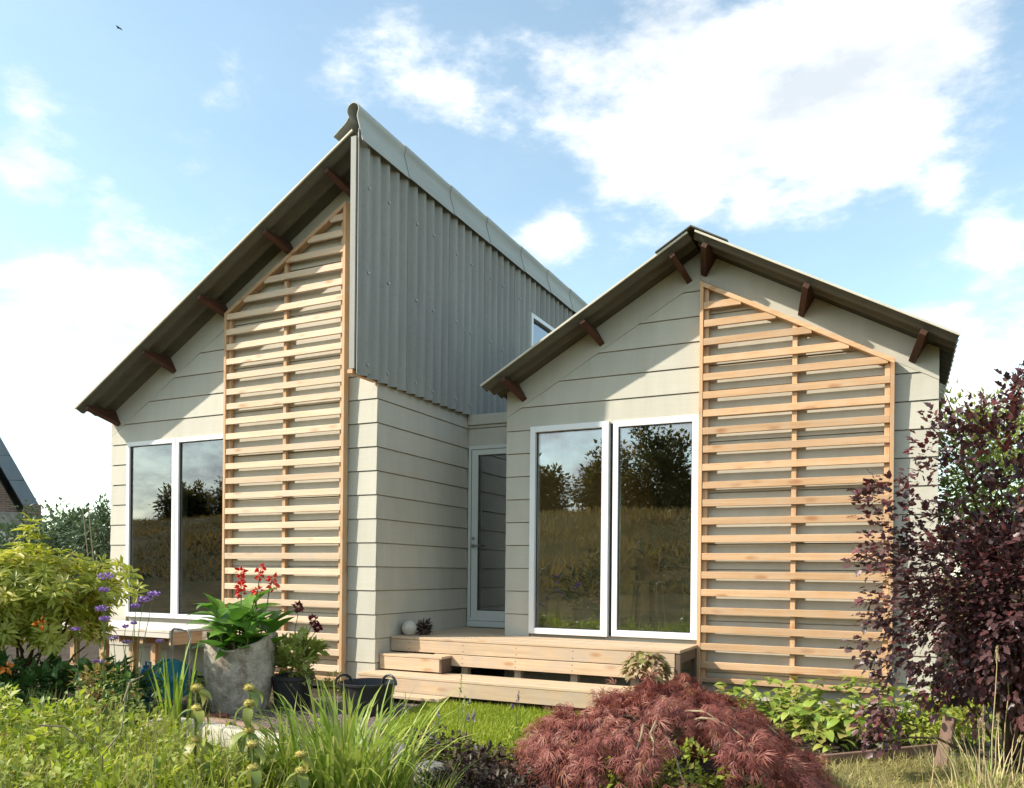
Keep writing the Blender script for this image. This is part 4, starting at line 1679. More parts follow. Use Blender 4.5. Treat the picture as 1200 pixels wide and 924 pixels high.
def hose_reel():
    c = at(201, 7.3)
    root = thing('hose_reel', 'teal garden hose reel with a bent steel handle frame', 'hose reel', c)
    R3 = Vector((R2[0], R2[1], 0))
    F3 = Vector((F2[0], F2[1], 0))
    ax = (R3 * 0.55 - F3 * 0.83).normalized()
    side = ax.cross(Vector((0, 0, 1))).normalized()
    mid = c + Vector((0, 0, 0.27))
    rot = Matrix((side, Vector((0, 0, 1)), ax)).transposed().to_4x4()
    for s, rad in ((-1, 0.175), (1, 0.175)):
        ctr = mid + ax * 0.115 * s
        T = Matrix.Translation(ctr) @ rot
        b = MB()
        b.lathe([(0.02, -0.008), (rad - 0.012, -0.008), (rad, -0.002), (rad, 0.006), (rad - 0.014, 0.006), (rad - 0.016, 0.0), (0.02, 0.0)], 36, M=T)
        disc = b.build('flange', M['teal'], root, smooth=True)
        for k in range(10):
            a = 2 * PI * k / 10
            q = MB()
            p0 = T @ Vector((0.045 * math.cos(a), 0.045 * math.sin(a), 0.004))
            p1 = T @ Vector(((rad - 0.016) * math.cos(a), (rad - 0.016) * math.sin(a), 0.004))
            q.beam(p0, p1, 0.008, 0.010, ax).build('rib', M['teal'], disc)
        q = MB()
        q.lathe([(0.045, -0.01), (0.045, 0.014), (0.03, 0.02)], 18, M=T)
        q.build('hub', M['teal'], disc, smooth=True)
    pts = []
    for k in range(7 * 24):
        a = 2 * PI * k / 24
        pts.append(mid + ax * (-0.085 + 0.17 * k / (7 * 24)) + (side * math.cos(a) + Vector((0, 0, 1)) * math.sin(a)) * (0.135 + 0.006 * math.sin(k * 0.7)))
    MB().tube(pts, 0.013, 7).build('hose', M['hose'], root, smooth=True)
    # frame: an inverted U
    pts = []
    a0, b0 = at(201, 7.22), at(222, 7.12)
    top = zat(737, 7.2, 205)
    sh = [(0, 0.02), (0, top - 0.05), (0.04, top - 0.012), (0.14, top), (0.86, top - 0.008), (0.96, top - 0.03), (1, top - 0.08), (1, 0.02)]
    for t, z in sh:
        p = a0.lerp(b0, t)
        pts.append(Vector((p.x, p.y, z)))
    MB().tube(pts, 0.010, 8).build('handle_frame', M['steel'], root, smooth=True)
    MB().tube([mid - ax * 0.16, mid + ax * 0.16], 0.012, 8).build('axle', M['steel'], root, smooth=True)
    # foot bar, so that the frame stands
    MB().beam(a0 + Vector((0, 0, 0.012)) - F3 * 0.1, a0 + Vector((0, 0, 0.012)) + F3 * 0.25, 0.03, 0.02).build('foot', M['teal'], root)
    MB().beam(b0 + Vector((0, 0, 0.012)) - F3 * 0.1, b0 + Vector((0, 0, 0.012)) + F3 * 0.25, 0.03, 0.02).build('foot', M['teal'], root)
    # watering attachment standing beside
    p = at(171, 7.5)
    can = thing('blue_canister', 'small blue plastic canister left of the hose reel', 'canister', p)
    b = MB()
    b.lathe([(0.055, 0), (0.06, 0.01), (0.06, 0.30), (0.05, 0.33), (0.028, 0.345), (0.028, 0.37)], 18, p)
    b.build('body', M['tealblue'], can, smooth=True)
    MB().tube([p + Vector((0, 0, 0.33)), p + Vector((0.0, 0, 0.40)), p + Vector((0.06, 0, 0.40)), p + Vector((0.065, 0, 0.3))], 0.01, 6).build('handle', M['tealblue'], can, smooth=True)


hose_reel()
# ------------------------------------------------------------------ hard garden bits
def rock(name, label, cat, p, r, seed, mat='stone', group=None, flat=0.6):
    rd = random.Random(seed)
    root = thing(name, label, cat, p, group)
    bm = bmesh.new()
    bmesh.ops.create_icosphere(bm, subdivisions=3, radius=1)
    ph = [rd.uniform(0, 6) for _ in range(6)]
    for v in bm.verts:
        c = v.co
        k = 1 + 0.16 * math.sin(2.3 * c.x + ph[0]) + 0.13 * math.sin(3.1 * c.y + ph[1]) + 0.1 * math.sin(4.7 * c.z + ph[2]) + 0.05 * math.sin(9 * c.x + 7 * c.y + ph[3])
        c *= k
        m = max(abs(c.x), abs(c.y), abs(c.z))
        c *= 1 - 0.25 * (m - 0.8)
        v.co = Vector((c.x * r[0], c.y * r[1], c.z * r[2] + r[2] * 0.55))
    me = bpy.data.meshes.new('stone')
    bm.to_mesh(me)
    bm.free()
    for q in me.polygons:
        q.use_smooth = True
    link_mesh('stone', me, M[mat], root)
    return root


rock('edging_stone', 'large pale grey stone between the daylily clump and the lawn', 'stone', at(462, 5.05), (0.17, 0.12, 0.12), 3)
rock('edging_stone', 'smaller greenish grey stone right of the daylily clump at the frame bottom', 'stone', at(508, 4.85), (0.11, 0.10, 0.08), 5)
rock('edging_stone', 'reddish brown stone in the herb bed at the lower left', 'stone', at(70, 5.6), (0.12, 0.09, 0.06), 9, 'redbrick')


def white_kerb():
    p0 = at(165, 5.75)
    root = thing('white_basin', 'half buried white basin rim curving through the herbs', 'basin', at(240, 5.8))
    b = MB()
    pts = [at(168, 5.55), at(176, 5.95), at(198, 6.15), at(232, 6.0), at(268, 5.8), at(300, 5.62), at(335, 5.5)]
    wid = 0.13
    vs, fs = [], []
    P = []
    for i in range(len(pts) - 1):
        for t in (0, 0.33, 0.66):
            P.append(pts[i].lerp(pts[i + 1], t))
    P.append(pts[-1])
    sec = [(-0.5, 0.0), (-0.48, 0.11), (-0.36, 0.135), (0.30, 0.135), (0.46, 0.11), (0.5, 0.0)]
    for i, p in enumerate(P):
        tv = (P[min(i + 1, len(P) - 1)] - P[max(i - 1, 0)]).normalized()
        nv = Vector((-tv.y, tv.x, 0))
        for s, z in sec:
            vs.append(tuple(p + nv * s * wid + Vector((0, 0, z))))
    k = len(sec)
    for i in range(len(P) - 1):
        for j in range(k - 1):
            fs.append((i * k + j, i * k + j + 1, (i + 1) * k + j + 1, (i + 1) * k + j))
    fs.append(tuple(range(k)))
    fs.append(tuple(range(len(P) * k - k, len(P) * k)))
    b.add(vs, fs).build('rim', M['whitestone'], root, smooth=True)


white_kerb()


def brick_stack():
    p = at(2, 5.2)
    root = thing('brick_stack', 'low stack of red bricks at the left edge of the photo', 'bricks', p, rz=0.3)
    me = MB().box(-0.105, 0.105, -0.05, 0.05, -0.03, 0.03).mesh('brick', bevel=0.004)
    for i, (x, y, z, a) in enumerate(((0, 0, .03, 0), (0.0, 0.11, .03, .05), (0.23, 0.02, .03, .1), (0.02, 0.03, .091, .12), (0.2, 0.04, .091, -.05), (0.06, 0.05, .152, .3), (0.42, -0.12, .03, .5))):
        link_mesh('brick', me, M['redbrick'], root, (x, y, z), (0, 0, a))


brick_stack()
p = at(252, 6.75)
root = thing('flat_brick', 'single flat red brick in front of the concrete planter', 'brick', p, rz=0.5)
link_mesh('brick', MB().box(-0.105, 0.105, -0.05, 0.05, 0, 0.05).mesh('brick', bevel=0.005), M['redbrick'], root)
root = thing('edging_log', 'pale timber log edging along the gravel', 'log', at(275, 6.35))
b = MB()
b.tube([at(232, 6.5) + Vector((0, 0, .04)), at(270, 6.36) + Vector((0, 0, .045)), at(318, 6.1) + Vector((0, 0, .04))], 0.038, 10)
b.build('log', M['post'], root, smooth=True)
root = thing('edging_board', 'weathered timber edging board beside the dry grass', 'board', at(1030, 5.5))
b = MB()
b.beam(at(962, 5.35) + Vector((0, 0, .03)), at(1098, 5.68) + Vector((0, 0, .045)), 0.028, 0.075)
b.build('board', M['post'], root, bevel=0.004)
p = at(1103, 5.3)
root = thing('wooden_stake', 'short leaning wooden stake under the purple shrub', 'stake', p)
b = MB()
q = p + Vector((0.055, 0.03, 0.34))
b.beam(p, q, 0.075, 0.045, (0.3, 1, 0))
b.build('post', M['post'], root, bevel=0.004)
# gravel: loose pieces on the path
def gravel():
    P = []
    while len(P) < 3600:
        x, y = random.uniform(-5.5, -3.1), random.uniform(4.2, 6.9)
        if in_poly(x, y, GRAVEL):
            P.append((x, y, 0.004))
    P = np.array(P)
    n = len(P)
    tm = (np.array([(0.5, 0, 0), (0, 0.45, 0.02), (-0.5, 0.05, 0), (0.05, -0.5, 0), (0.1, 0.05, 0.42), (-0.15, -0.1, 0.36)], float),
          [(0, 1, 4), (1, 2, 5, 4), (2, 3, 5), (3, 0, 4, 5)])
    D = unit(n)
    D[:, 2] *= 0.15
    me = leaf_mesh('gravel_stones', P, D, np.tile([0, 0, 1.0], (n, 1)), 0.012 + 0.028 * rng.random(n) ** 2, tm, 1.0)
    o = link_mesh('gravel_stones', me, M['gravel'])
    tag(o, kind='stuff')


gravel()
grass('lawn_grass', LAWN, 26000, 0.062, 0.10, M['lv_grass'], 0.55)
grass('dry_grass', DRY, 15000, 0.075, 0.07, M['lv_dry'], 0.8)


def litter():
    """twigs, dead leaves and small weeds over the beds"""
    n = 5200
    P = np.column_stack([rng.uniform(-8, 2, n), rng.uniform(2.6, 7.2, n), np.full(n, 0.004)])
    keep = np.array([not (in_poly(a, b_, LAWN) or in_poly(a, b_, GRAVEL) or in_poly(a, b_, DRY)) for a, b_, _ in P])
    P = P[keep]
    n = len(P)
    D = unit(n)
    D[:, 2] = np.abs(D[:, 2]) * 0.35
    me = leaf_mesh('bed_litter', P, D, unit(n) * 0.5 + np.array([0, 0, 1]), 0.02 + 0.04 * rng.random(n), T_LEAF, 0.4)
    tag(link_mesh('bed_litter', me, M['lv_dry']), kind='stuff')


litter()


# ------------------------------------------------------------------ plants
def whorl_shrub(name, label, cat, base, centre, radii, ncl, size, mat, bark, extra=None, inner=0.62, zmin=0.3):
    root = thing(name, label, cat, base)
    cent = shell_points(ncl, centre, radii, zmin, inner)
    if extra:
        cent = np.vstack([cent, np.array(extra)])
    n = len(cent)
    P, D, U, S, rn = [], [], [], [], []
    for c in cent:
        o = (c - np.array(centre)) / np.array(radii)
        o = o / (np.linalg.norm(o) + 1e-6) * 0.7 + np.array([0, 0, 0.75]) + rng.normal(size=3) * 0.25
        o /= np.linalg.norm(o)
        a = np.cross(o, [0.3, 0.5, 0.8])
        a /= np.linalg.norm(a)
        b_ = np.cross(o, a)
        k = rng.integers(8, 13)
        tone = rng.random() * 0.5
        for tier, cnt, lift, back in ((0, k, 0.35, 0.0), (1, k - 2, -0.05, 0.05)):
            for i in range(cnt):
                an = 2 * PI * i / cnt + rng.random() * 0.5 + tier
                d = a * math.cos(an) + b_ * math.sin(an) + o * (lift + rng.normal() * 0.25)
                P.append(c - o * back + d * 0.012)
                D.append(d)
                U.append(o + rng.normal(size=3) * 0.15)
                S.append(size * (0.7 + 0.5 * rng.random()))
                rn.append(tone + 0.5 * rng.random())
    me = leaf_mesh('foliage', np.array(P) - np.array(base), D, U, S, T_LONG, 0.29, np.array(rn))
    link_mesh('foliage', me, mat, root)
    pick = rng.choice(n, size=16, replace=False)
    for i in pick:
        s = Vector(base) + Vector((random.uniform(-.12, .12), random.uniform(-.12, .12), 0))
        MB().tube(*stem_to(s, cent[i], 0.014, 0.005, 0.05, 6, 0.05), n=6).build('branch', bark, root, smooth=True)
    return root


def pz(px, y, d):
    p = at(px, d, y)
    p.z = zat(y, d, px)
    return p


ex = [pz(x, y, d_) for x, y, d_ in ((152, 672, 6.3), (160, 690, 6.3), (148, 695, 6.4), (30, 622, 6.6), (38, 612, 6.6), (22, 640, 6.5), (140, 665, 6.5), (120, 660, 6.6), (45, 632, 6.6))]
rh = whorl_shrub('rhododendron', 'large rhododendron bush with yellow green leaves left of the house', 'shrub', tuple(at(28, 6.9)), tuple(pz(20, 708, 6.9)), (0.84, 0.75, 0.46), 430, 0.098, M['lv_rhodo'], M['bark'], ex, zmin=0.66)
for (x, y) in ((47, 731), (8, 782)):
    p = pz(x, y, 6.15)
    petals_obj('flower', p, 0.04, 22, 0.042, M['orange'], rh)

# deep green perennials under it
for i, (px, d_, w, h) in enumerate(((45, 6.5, .34, .40), (105, 6.35, .32, .42), (146, 6.7, .22, .34), (-5, 6.3, .3, .46))):
    c = at(px, d_)
    shrub('shade_plant', 'low deep green plant ' + ['under the left half of the rhododendron', 'under the right half of the rhododendron', 'at the foot of the verbenas', 'at the left edge under the rhododendron'][i], 'plant', tuple(c), (c.x, c.y, h * .55), (w, w, h * .6), 34, 15, 0.08, 0.10, T_LEAF, 0.5, M['lv_dark'], M['greenstem'], 4, 0.005,
          'deep green plants under the rhododendron', drop=0.1)

# yellow green herbs filling the lower left
herbs = [(12, 4.75, .34, .50), (70, 5.0, .36, .52), (124, 5.35, .32, .48), (178, 5.4, .26, .30), (35, 4.25, .32, .46), (100, 4.35, .34, .48), (160, 4.5, .32, .36), (-30, 5.2, .34, .55),
         (15, 3.75, .26, .36), (78, 3.8, .28, .38), (140, 3.85, .28, .38), (205, 4.0, .28, .40), (262, 4.1, .26, .36), (310, 4.05, .22, .30), (215, 4.7, .2, .28)]
herb_at = ['in the back row of herbs, leftmost', 'in the back row of herbs, under the middle of the rhododendron', 'in front of the tan and lime plant', 'in front of the blue canister and hose reel', 'in the second row, left of the bare twig',
           'at the foot of the bare arching twig', 'just right of the bare twig', 'beside the stack of red bricks', 'in the bottom left corner', 'at the bottom edge, second from the left corner', 'at the bottom edge below the bare twig',
           'in front of the left end of the white basin', 'at the foot of the tall sage stalk', 'between the sage stalks and the daylilies', 'growing over the left rim of the white basin']
for i, (px, d_, w, h) in enumerate(herbs):
    c = at(px, d_)
    shrub('herb_clump', 'yellow green herb clump ' + herb_at[i], 'plant', tuple(c), (c.x, c.y, h * .5), (w, w, h * .55), (44, 36, 52)[i % 3], (11, 13, 9)[i % 3], (.085, .07, .10)[i % 3], (.046, .062, .036)[i % 3], (T_LEAF, T_LEAF, T_LONG)[i % 3], (.58, .62, .42)[i % 3], M[('lv_herb', 'lv_herb', 'lv_dahlia')[i % 3]], M['twig'], 12, 0.0035,
          'yellow green herbs in the lower left bed', drop=0.0, inner=0.25, out=0.6, jit=0.8)
c = at(128, 6.0)
shrub('autumn_plant', 'tan and lime tinted plant behind the herbs', 'plant', tuple(c), (c.x, c.y, .36), (.22, .2, .26), 34, 12, .07, .055, T_LEAF, 0.6, M['lv_autumn'], M['twig'], 6, .004)
WILD = [tuple(at(x, d_).xy) for x, d_ in ((-60, 3.4), (330, 3.4), (330, 4.6), (200, 5.3), (60, 5.7), (-60, 5.6))]
grass('wild_grass', WILD, 1500, .34, .022, M['lv_grass'], .35)
grass('dry_stalks', WILD, 700, .42, .016, M['lv_dry'], .45)
# bare curved twigs above the herbs
root = thing('bare_twig', 'bare pale twig arching over the herbs', 'twig', at(120, 4.2))
for a_, b_, c_ in (((120, 885), (142, 858), (147, 820)), ((45, 850), (75, 852), (118, 884)), ((145, 822), (152, 800), (168, 792))):
    MB().tube([pz(*a_, 4.1), pz(*b_, 4.15), pz(*c_, 4.2)], [.005, .004, .003], 6).build('branch', M['twig'], root, smooth=True)
MB().tube([at(120, 4.2), pz(120, 885, 4.1)], .005, 6).build('branch', M['twig'], root, smooth=True)

# lime sword leaves
c = at(206, 5.9)
root = thing('sword_leaf_plant', 'upright lime green sword leaves in front of the hose reel', 'plant', c)
bl = [blade(1.0, 0.030, 0.12), blade(1.0, 0.034, 0.28), blade(1.0, 0.028, 0.5)]
for i in range(15):
    a = random.uniform(0, 6.28)
    r = random.uniform(0, .12)
    o = link_mesh('blade', bl[i % 3], M['pl_iris'], root, (r * math.cos(a), r * math.sin(a), 0), (0, 0, a))
    s = random.uniform(0.45, 0.82)
    o.scale = (s, 1, s)
    o.rotation_euler = (random.uniform(-.15, .15), random.uniform(-.05, .2), a)

# daylily
def lily(name, label, px, d_, n, L, spread, mat, seedh=0, thick=.016):
    c = at(px, d_)
    root = thing(name, label, 'plant', c)
    meshes = [blade(1.0, thick, 1.0), blade(1.0, thick * 1.1, 1.6), blade(1.0, thick * .9, 2.2), blade(1.0, thick, .6)]
    for i in range(n):
        a = random.uniform(0, 6.28)
        r = spread * random.random() ** .6
        q = (r * math.cos(a) * 1.25, r * math.sin(a), 0)
        s = L * random.uniform(.55, 1.1)
        o = link_mesh('blade', meshes[i % 4], mat, root, q, (0, 0, 0), (s, 1, s))
        o.rotation_euler = (Matrix.Rotation(a + random.uniform(-.7, .7), 3, 'Z') @ Matrix.Rotation(random.uniform(.0, .45), 3, 'Y')).to_euler()
    return root


lily('daylily', 'big arching clump of daylily leaves at the bottom centre left', 405, 4.35, 290, .74, .30, M['pl_lily'], thick=.021)
lily('daylily', 'smaller clump of arching leaves left of the big daylily clump', 338, 4.5, 80, .56, .14, M['pl_lily'])
lily('daylily', 'low clump of thin blue green blades right of the grey stones', 500, 4.2, 60, .36, .12, M['pl_lily'], thick=.01)


def phlomis(px, d_, levels, label):
    c = at(px, d_)
    root = thing('jerusalem_sage', label, 'plant', c, 'yellow whorled sage stalks')
    top = pz(px, levels[0] - 8, d_)
    MB().tube(*stem_to(c, top, .008, .005, 0, 5, .01), n=7).build('stem', M['greenstem'], root, smooth=True)
    lf = [big_leaf(.15, .06, .9, .1, 6), big_leaf(.17, .055, 1.3, .12, 6)]
    z0 = zat(levels[-1], d_, px)
    for k, y in enumerate(levels):
        p = pz(px, y, d_)
        P = np.array(p) + unit(150) * np.array([.023, .023, .017])
        D = P - np.array(p)
        me = leaf_mesh('flower_whorl', P - np.array(c), D, unit(150), np.full(150, .0085), T_LEAF, .5)
        link_mesh('flower_whorl', me, M['whorl'], root)
        MB().lathe([(.004, -.016), (.022, -.008), (.024, .004), (.012, .015), (.002, .017)], 12, p).build('calyx', M['whorl'], root, smooth=True)
        for s in range(4 if k else 2):
            az = s * PI / 2 + k * .8 + random.uniform(-.3, .3)
            put_leaf(lf[(s + k) % 2], M['pl_phlomis'], root, p - Vector((0, 0, .012)), az, random.uniform(-.7, .15), .75 + .12 * k, 0)
    for k in range(4):
        z = z0 * (.75 - .18 * k)
        for s in range(2):
            put_leaf(lf[s], M['pl_phlomis'], root, (c.x, c.y, z), k * 1.5 + s * PI, random.uniform(-.6, .1), 1.1, 0)


phlomis(230, 4.0, (806, 830, 866), 'tall yellow sage stalk with two pale whorls in front of the concrete planter')
phlomis(292, 4.0, (806, 824, 855), 'yellow sage stalk with leaning leaves right of the tall stalk')
phlomis(296, 3.7, (872, 900), 'short yellow sage stalk at the bottom of the photo')
phlomis(352, 3.8, (884, 903), 'short pale whorled sage stalk in front of the daylily blades')


def verbena(px, d_, heads, label):
    c = at(px, d_)
    root = thing('verbena', label, 'plant', c, 'verbenas in front of the house')
    for i, (x, y, r) in enumerate(heads):
        p = pz(x, y, d_ + random.uniform(-.05, .05))
        MB().tube(*stem_to(c + Vector((random.uniform(-.03, .03), random.uniform(-.03, .03), 0)), p, .004, .0022, .0, 6, .018), n=5).build('stem', M['greenstem'], root, smooth=True)
        P = np.array(p) + unit(90) * np.array([r, r, r * .4]) * 1.25
        D = unit(90) * .6 + np.array([0, 0, .7])
        me = leaf_mesh('flower', P - np.array(c), D, unit(90), np.full(90, .016) * (.6 + .6 * rng.random(90)), T_LEAF, .8)
        link_mesh('flower', me, M['violet'] if y < 745 else M['mauve'], root)
    for k in range(6):
        z = .06 + .09 * k
        lf = M['lv_dark']
        P = np.array([(c.x, c.y, z)] * 8)
        D = unit(8) + np.array([0, 0, .3])
        link_mesh('leaf_tuft', leaf_mesh('leaf_tuft', P - np.array(c), D, unit(8) * .4 + np.array([0, 0, 1]), np.full(8, .08), T_LONG, .3), lf, root)


verbena(124, 5.6, ((123, 676, .040), (122, 692, .026), (119, 714, .032), (123, 726, .026)), 'tall verbena with four stacked violet flower heads beside the rhododendron')
verbena(92, 5.8, ((89, 738, .022), (112, 776, .016)), 'short verbena with one violet head in front of the rhododendron')
verbena(150, 5.5, ((169, 703, .034), (180, 697, .030), (159, 711, .022)), 'leaning verbena with violet heads in front of the left window')
verbena(140, 5.9, ((133, 749, .024), (148, 753, .020), (118, 776, .02), (147, 735, .014), (157, 731, .016)), 'verbena with faded mauve heads below the left window')
verbena(187, 6.2, ((187, 752, .018),), 'single small violet verbena head above the hose reel')

# spiky flowers by the lawn
def spikes(px, d_, tips, label, mat='mauve'):
    c = at(px, d_)
    root = thing('salvia', label, 'plant', c, 'flower spikes in front of the lawn')
    for (x, y, L) in tips:
        p = pz(x, y, d_)
        base = c + Vector((random.uniform(-.04, .04), random.uniform(-.04, .04), 0))
        pts, rad = stem_to(base, p, .0035, .0015, 0, 6, .01)
        MB().tube(pts, rad, 5).build('stem', M['greenstem'], root, smooth=True)
        n = 70
        t = rng.random(n)
        dirv = (np.array(p) - np.array(base)) / np.linalg.norm(np.array(p) - np.array(base))
        P = np.array(p)[None] - dirv[None] * (t * L)[:, None] + unit(n) * .007
        me = leaf_mesh('flower_spike', P - np.array(c), unit(n) + dirv * .6, unit(n), .012 * (.5 + t), T_LEAF, .6)
        link_mesh('flower_spike', me, M[mat], root)
    P = np.array(c)[None] + unit(60) * np.array([.08, .08, .06]) + np.array([0, 0, .07])
    link_mesh('foliage', leaf_mesh('foliage', P - np.array(c), unit(60) + np.array([0, 0, .4]), unit(60), np.full(60, .05), T_LONG, .25), M['lv_herb'], root)


spikes(520, 5.3, ((513, 826, .09), (500, 856, .06), (509, 862, .08)), 'salvia with three mauve spikes above the grey stone')
spikes(552, 5.5, ((548, 836, .06), (556, 833, .07)), 'salvia with two small mauve spikes on the lawn edge')
spikes(608, 5.9, ((608, 810, .08), (600, 826, .03)), 'mauve spike in front of the long step beside the maple')
spikes(475, 5.0, ((475, 812, .14),), 'thin pale seed spike in front of the lawn', 'paleseed')
spikes(540, 5.6, ((541, 790, .13), (545, 815, .10), (551, 818, .05)), 'tall thin pale spikes in front of the long step', 'paleseed')

for i, (px, d_, w) in enumerate(((530, 5.2, .26), (575, 5.0, .24), (620, 4.75, .22), (545, 4.6, .25), (595, 4.4, .24), (500, 5.5, .16))):
    c = at(px, d_)
    shrub('bronze_groundcover', 'low bronze leaved groundcover ' + ['right of the pale grey stone', 'in front of the lawn corner', 'against the left side of the maple', 'right of the small greenish stone', 'at the bottom edge left of the maple', 'behind the small greenish stone'][i], 'plant', tuple(c), (c.x, c.y, .05), (w, w, .12), 40, 14, .06, .042, T_LEAF, .6, M['lv_ajuga'], M['twig'], 3, .003,
          'bronze groundcover plants by the lawn', zmin=.01, inner=.2)


# laceleaf maple
def maple():
    base = at(765, 4.75)
    root = thing('laceleaf_maple', 'low weeping Japanese maple with fine wine red leaves', 'tree', base)
    c = np.array(at(785, 4.75))
    A = np.array([R2[0], R2[1], 0])
    B_ = np.array([F2[0], F2[1], 0])
    # drooping sprays laid like shingles over a broad dome
    cl, axis = [], []
    pads = []
    while len(pads) < 52:
        a = rng.random() * 2 * PI
        rr = rng.random() ** .5
        x, y = math.cos(a) * rr, math.sin(a) * rr
        h = .56 * (max(0, 1 - rr ** 3.2)) ** .6 - .07 * x + .05 * math.sin(5.3 * x + 1) + .04 * math.sin(6.1 * y) - .05 * rng.random()
        if min([1] + [math.hypot(x - q[0], y - q[1]) for q in pads]) < .135 or h < .06:
            if rng.random() < .97:
                continue
        if y < -.30 and -.42 < x < .22 and rng.random() < .8:
            continue
        pads.append((x, y, h, a))
    for (x, y, h, a) in pads:
        ctr = c + A * (x * .87 + .04) + B_ * y * .74 + np.array([0, 0, h])
        o = A * math.cos(a) + B_ * math.sin(a)
        sd = A * -math.sin(a) + B_ * math.cos(a)
        for k in range(15):
            t, s = rng.uniform(-.5, 1), rng.uniform(-1, 1)
            q = ctr + o * t * .15 + sd * s * .115 + np.array([0, 0, -.10 * max(0, t) ** 2 - .06 * s * s + rng.normal() * .010])
            q[2] -= .35 * max(0, t - .3) ** 2
            cl.append(q)
            axis.append((o + sd * s * .5) / np.linalg.norm(o + sd * s * .5))
    P, D, U, S, rn = [], [], [], [], []
    for p, o in zip(cl, axis):
        tone = rng.random() * .5
        k = 12
        for i in range(k):
            t = rng.random()
            q = p + o * (.09 * (t - .4)) + rng.normal(size=3) * .026 - np.array([0, 0, .07 * t * t])
            P.append(q)
            D.append(o * (.45 + .3 * rng.random()) + rng.normal(size=3) * .42 - np.array([0, 0, .55]))
            U.append(o * .5 + np.array([0, 0, .8]) + rng.normal(size=3) * .55)
            S.append(.080 * (.6 + .8 * rng.random()))
            rn.append(tone + .5 * rng.random())
    P = np.array(P)
    P[:, 2] = np.maximum(P[:, 2], .03)
    me = leaf_mesh('foliage', P - np.array(base), D, U, S, T_LACE, 1.0, np.array(rn))
    link_mesh('foliage', me, M['lv_maple'], root)
    fork = Vector(base) + Vector((0, 0, .22))
    MB().tube(*stem_to(base, fork, .030, .022, 0, 4, .04), n=9).build('trunk', M['twig'], root, smooth=True)
    for i in rng.choice(len(cl), 26, replace=False):
        MB().tube(*stem_to(fork, Vector(cl[i]) - Vector((0, 0, .03)), .011, .0035, .26, 7, .03), n=6).build('branch', M['twig'], root, smooth=True)


maple()

# yellow green seedlings in the gaps below the maple
for px, d_, w_ in ((700, 4.45, 'leftmost'), (728, 4.3, 'second from the left'), (756, 4.5, 'in the middle'), (790, 4.35, 'second from the right'), (822, 4.4, 'rightmost')):
    c = at(px, d_)
    shrub('seedling', 'small yellow green seedling under the maple, %s of five' % w_, 'plant', tuple(c), (c.x, c.y, .16), (.14, .1, .16), 20, 10, .05, .045, T_LEAF, .5, M['lv_herb'], M['twig'], 3, .003, 'seedlings under the maple')

# pink and lime potted plant in front of the deck
c = at(762, 7.15)
c = Vector((c.x, 6.80, 0.241))
c.x = -1.99
root = thing('dark_flower_pot', 'dark flower pot on the right end of the long step', 'pot', c)
b = MB()
b.lathe([(.075, 0), (.092, .12), (.10, .12), (.10, .14), (.09, .14), (.085, .11)], 22, c)
b.build('body', M['black'], root, smooth=True)
b = MB()
b.lathe([(.085, 0), (.085, .01)], 16, (c.x, c.y, .241 + .108))
b.build('potting_soil', M['soil'], root)
root = thing('potted_foliage', 'pink and lime leaved plant in the dark pot before the deck', 'plant', (c.x, c.y, .35))
lf = [big_leaf(.10, .055, .8, .12, 5), big_leaf(.085, .05, .5, .15, 5)]
for i in range(130):
    d = unit(1)[0]
    d[2] = abs(d[2])
    q = Vector((c.x + d[0] * .16, c.y + d[1] * .14, .385 + d[2] * .19 + random.uniform(-.03, .02)))
    put_leaf(lf[i % 2], M['pl_heuchera'], root, q, math.atan2(d[1], d[0]) + random.uniform(-.6, .6), random.uniform(-.5, .5), random.uniform(.85, 1.25), random.uniform(-.4, .4))
for i in range(10):
    d = unit(1)[0]
    MB().tube(*stem_to((c.x, c.y, .345), (c.x + d[0] * .15, c.y + d[1] * .13, .41 + abs(d[2]) * .15), .004, .002, .05, 4), n=5).build('stalk', M['greenstem'], root, smooth=True)

# bedding plants along the right trellis
bl_ = [big_leaf(.13, .072, .7, .10, 5, .05), big_leaf(.115, .068, .35, .14, 5, .06), big_leaf(.10, .06, 1.0, .12, 5)]
beds = [(868, 6.9, .30), (903, 6.65, .34), (940, 6.4, .36), (978, 6.2, .38), (1015, 6.25, .38), (1050, 6.4, .36), (1088, 6.5, .34), (1000, 5.85, .24), (925, 6.95, .34), (955, 6.0, .26)]
bed_at = ['nearest the deck end', 'second from the deck end', 'behind the right shoulder of the maple', 'left of the yellow star shaped lily', 'under the yellow star shaped lily', 'left of the hanging purple spray', 'behind the wooden stake', 'in front, beside the edging board', 'close to the trellis, behind the others', 'lowest, touching the maple']
for bi, (px, d_, h) in enumerate(beds):
    c = at(px, d_)
    root = thing('bedding_plant', 'bright green bedding plant ' + bed_at[bi], 'plant', c, 'bright green bedding plants by the right trellis')
    for i in range(78):
        a = random.uniform(0, 6.28)
        t = random.random()
        r = .04 + .22 * t
        q = Vector((c.x + r * math.cos(a), c.y + r * math.sin(a), .03 + h * (1 - t * t) * random.uniform(.30, 1.1)))
        put_leaf(bl_[i % 3], M['pl_bed'], root, q, a + random.uniform(-.5, .5), random.uniform(-.25, .7), random.uniform(.75, 1.2), random.uniform(-.3, .3))
    for i in range(7):
        a = i * .9
        MB().tube(*stem_to(c, (c.x + .1 * math.cos(a), c.y + .1 * math.sin(a), h * .8), .004, .002, .04, 4), n=5).build('stalk', M['greenstem'], root, smooth=True)
c = at(998, 6.3)
root = thing('yellow_lily', 'yellowing star shaped lily leaves above the bedding plants', 'plant', c)
tp = pz(998, 795, 6.3)
MB().tube([c, tp], .005, 6).build('stem', M['greenstem'], root, smooth=True)
yl = big_leaf(.16, .026, .7, .1, 5)
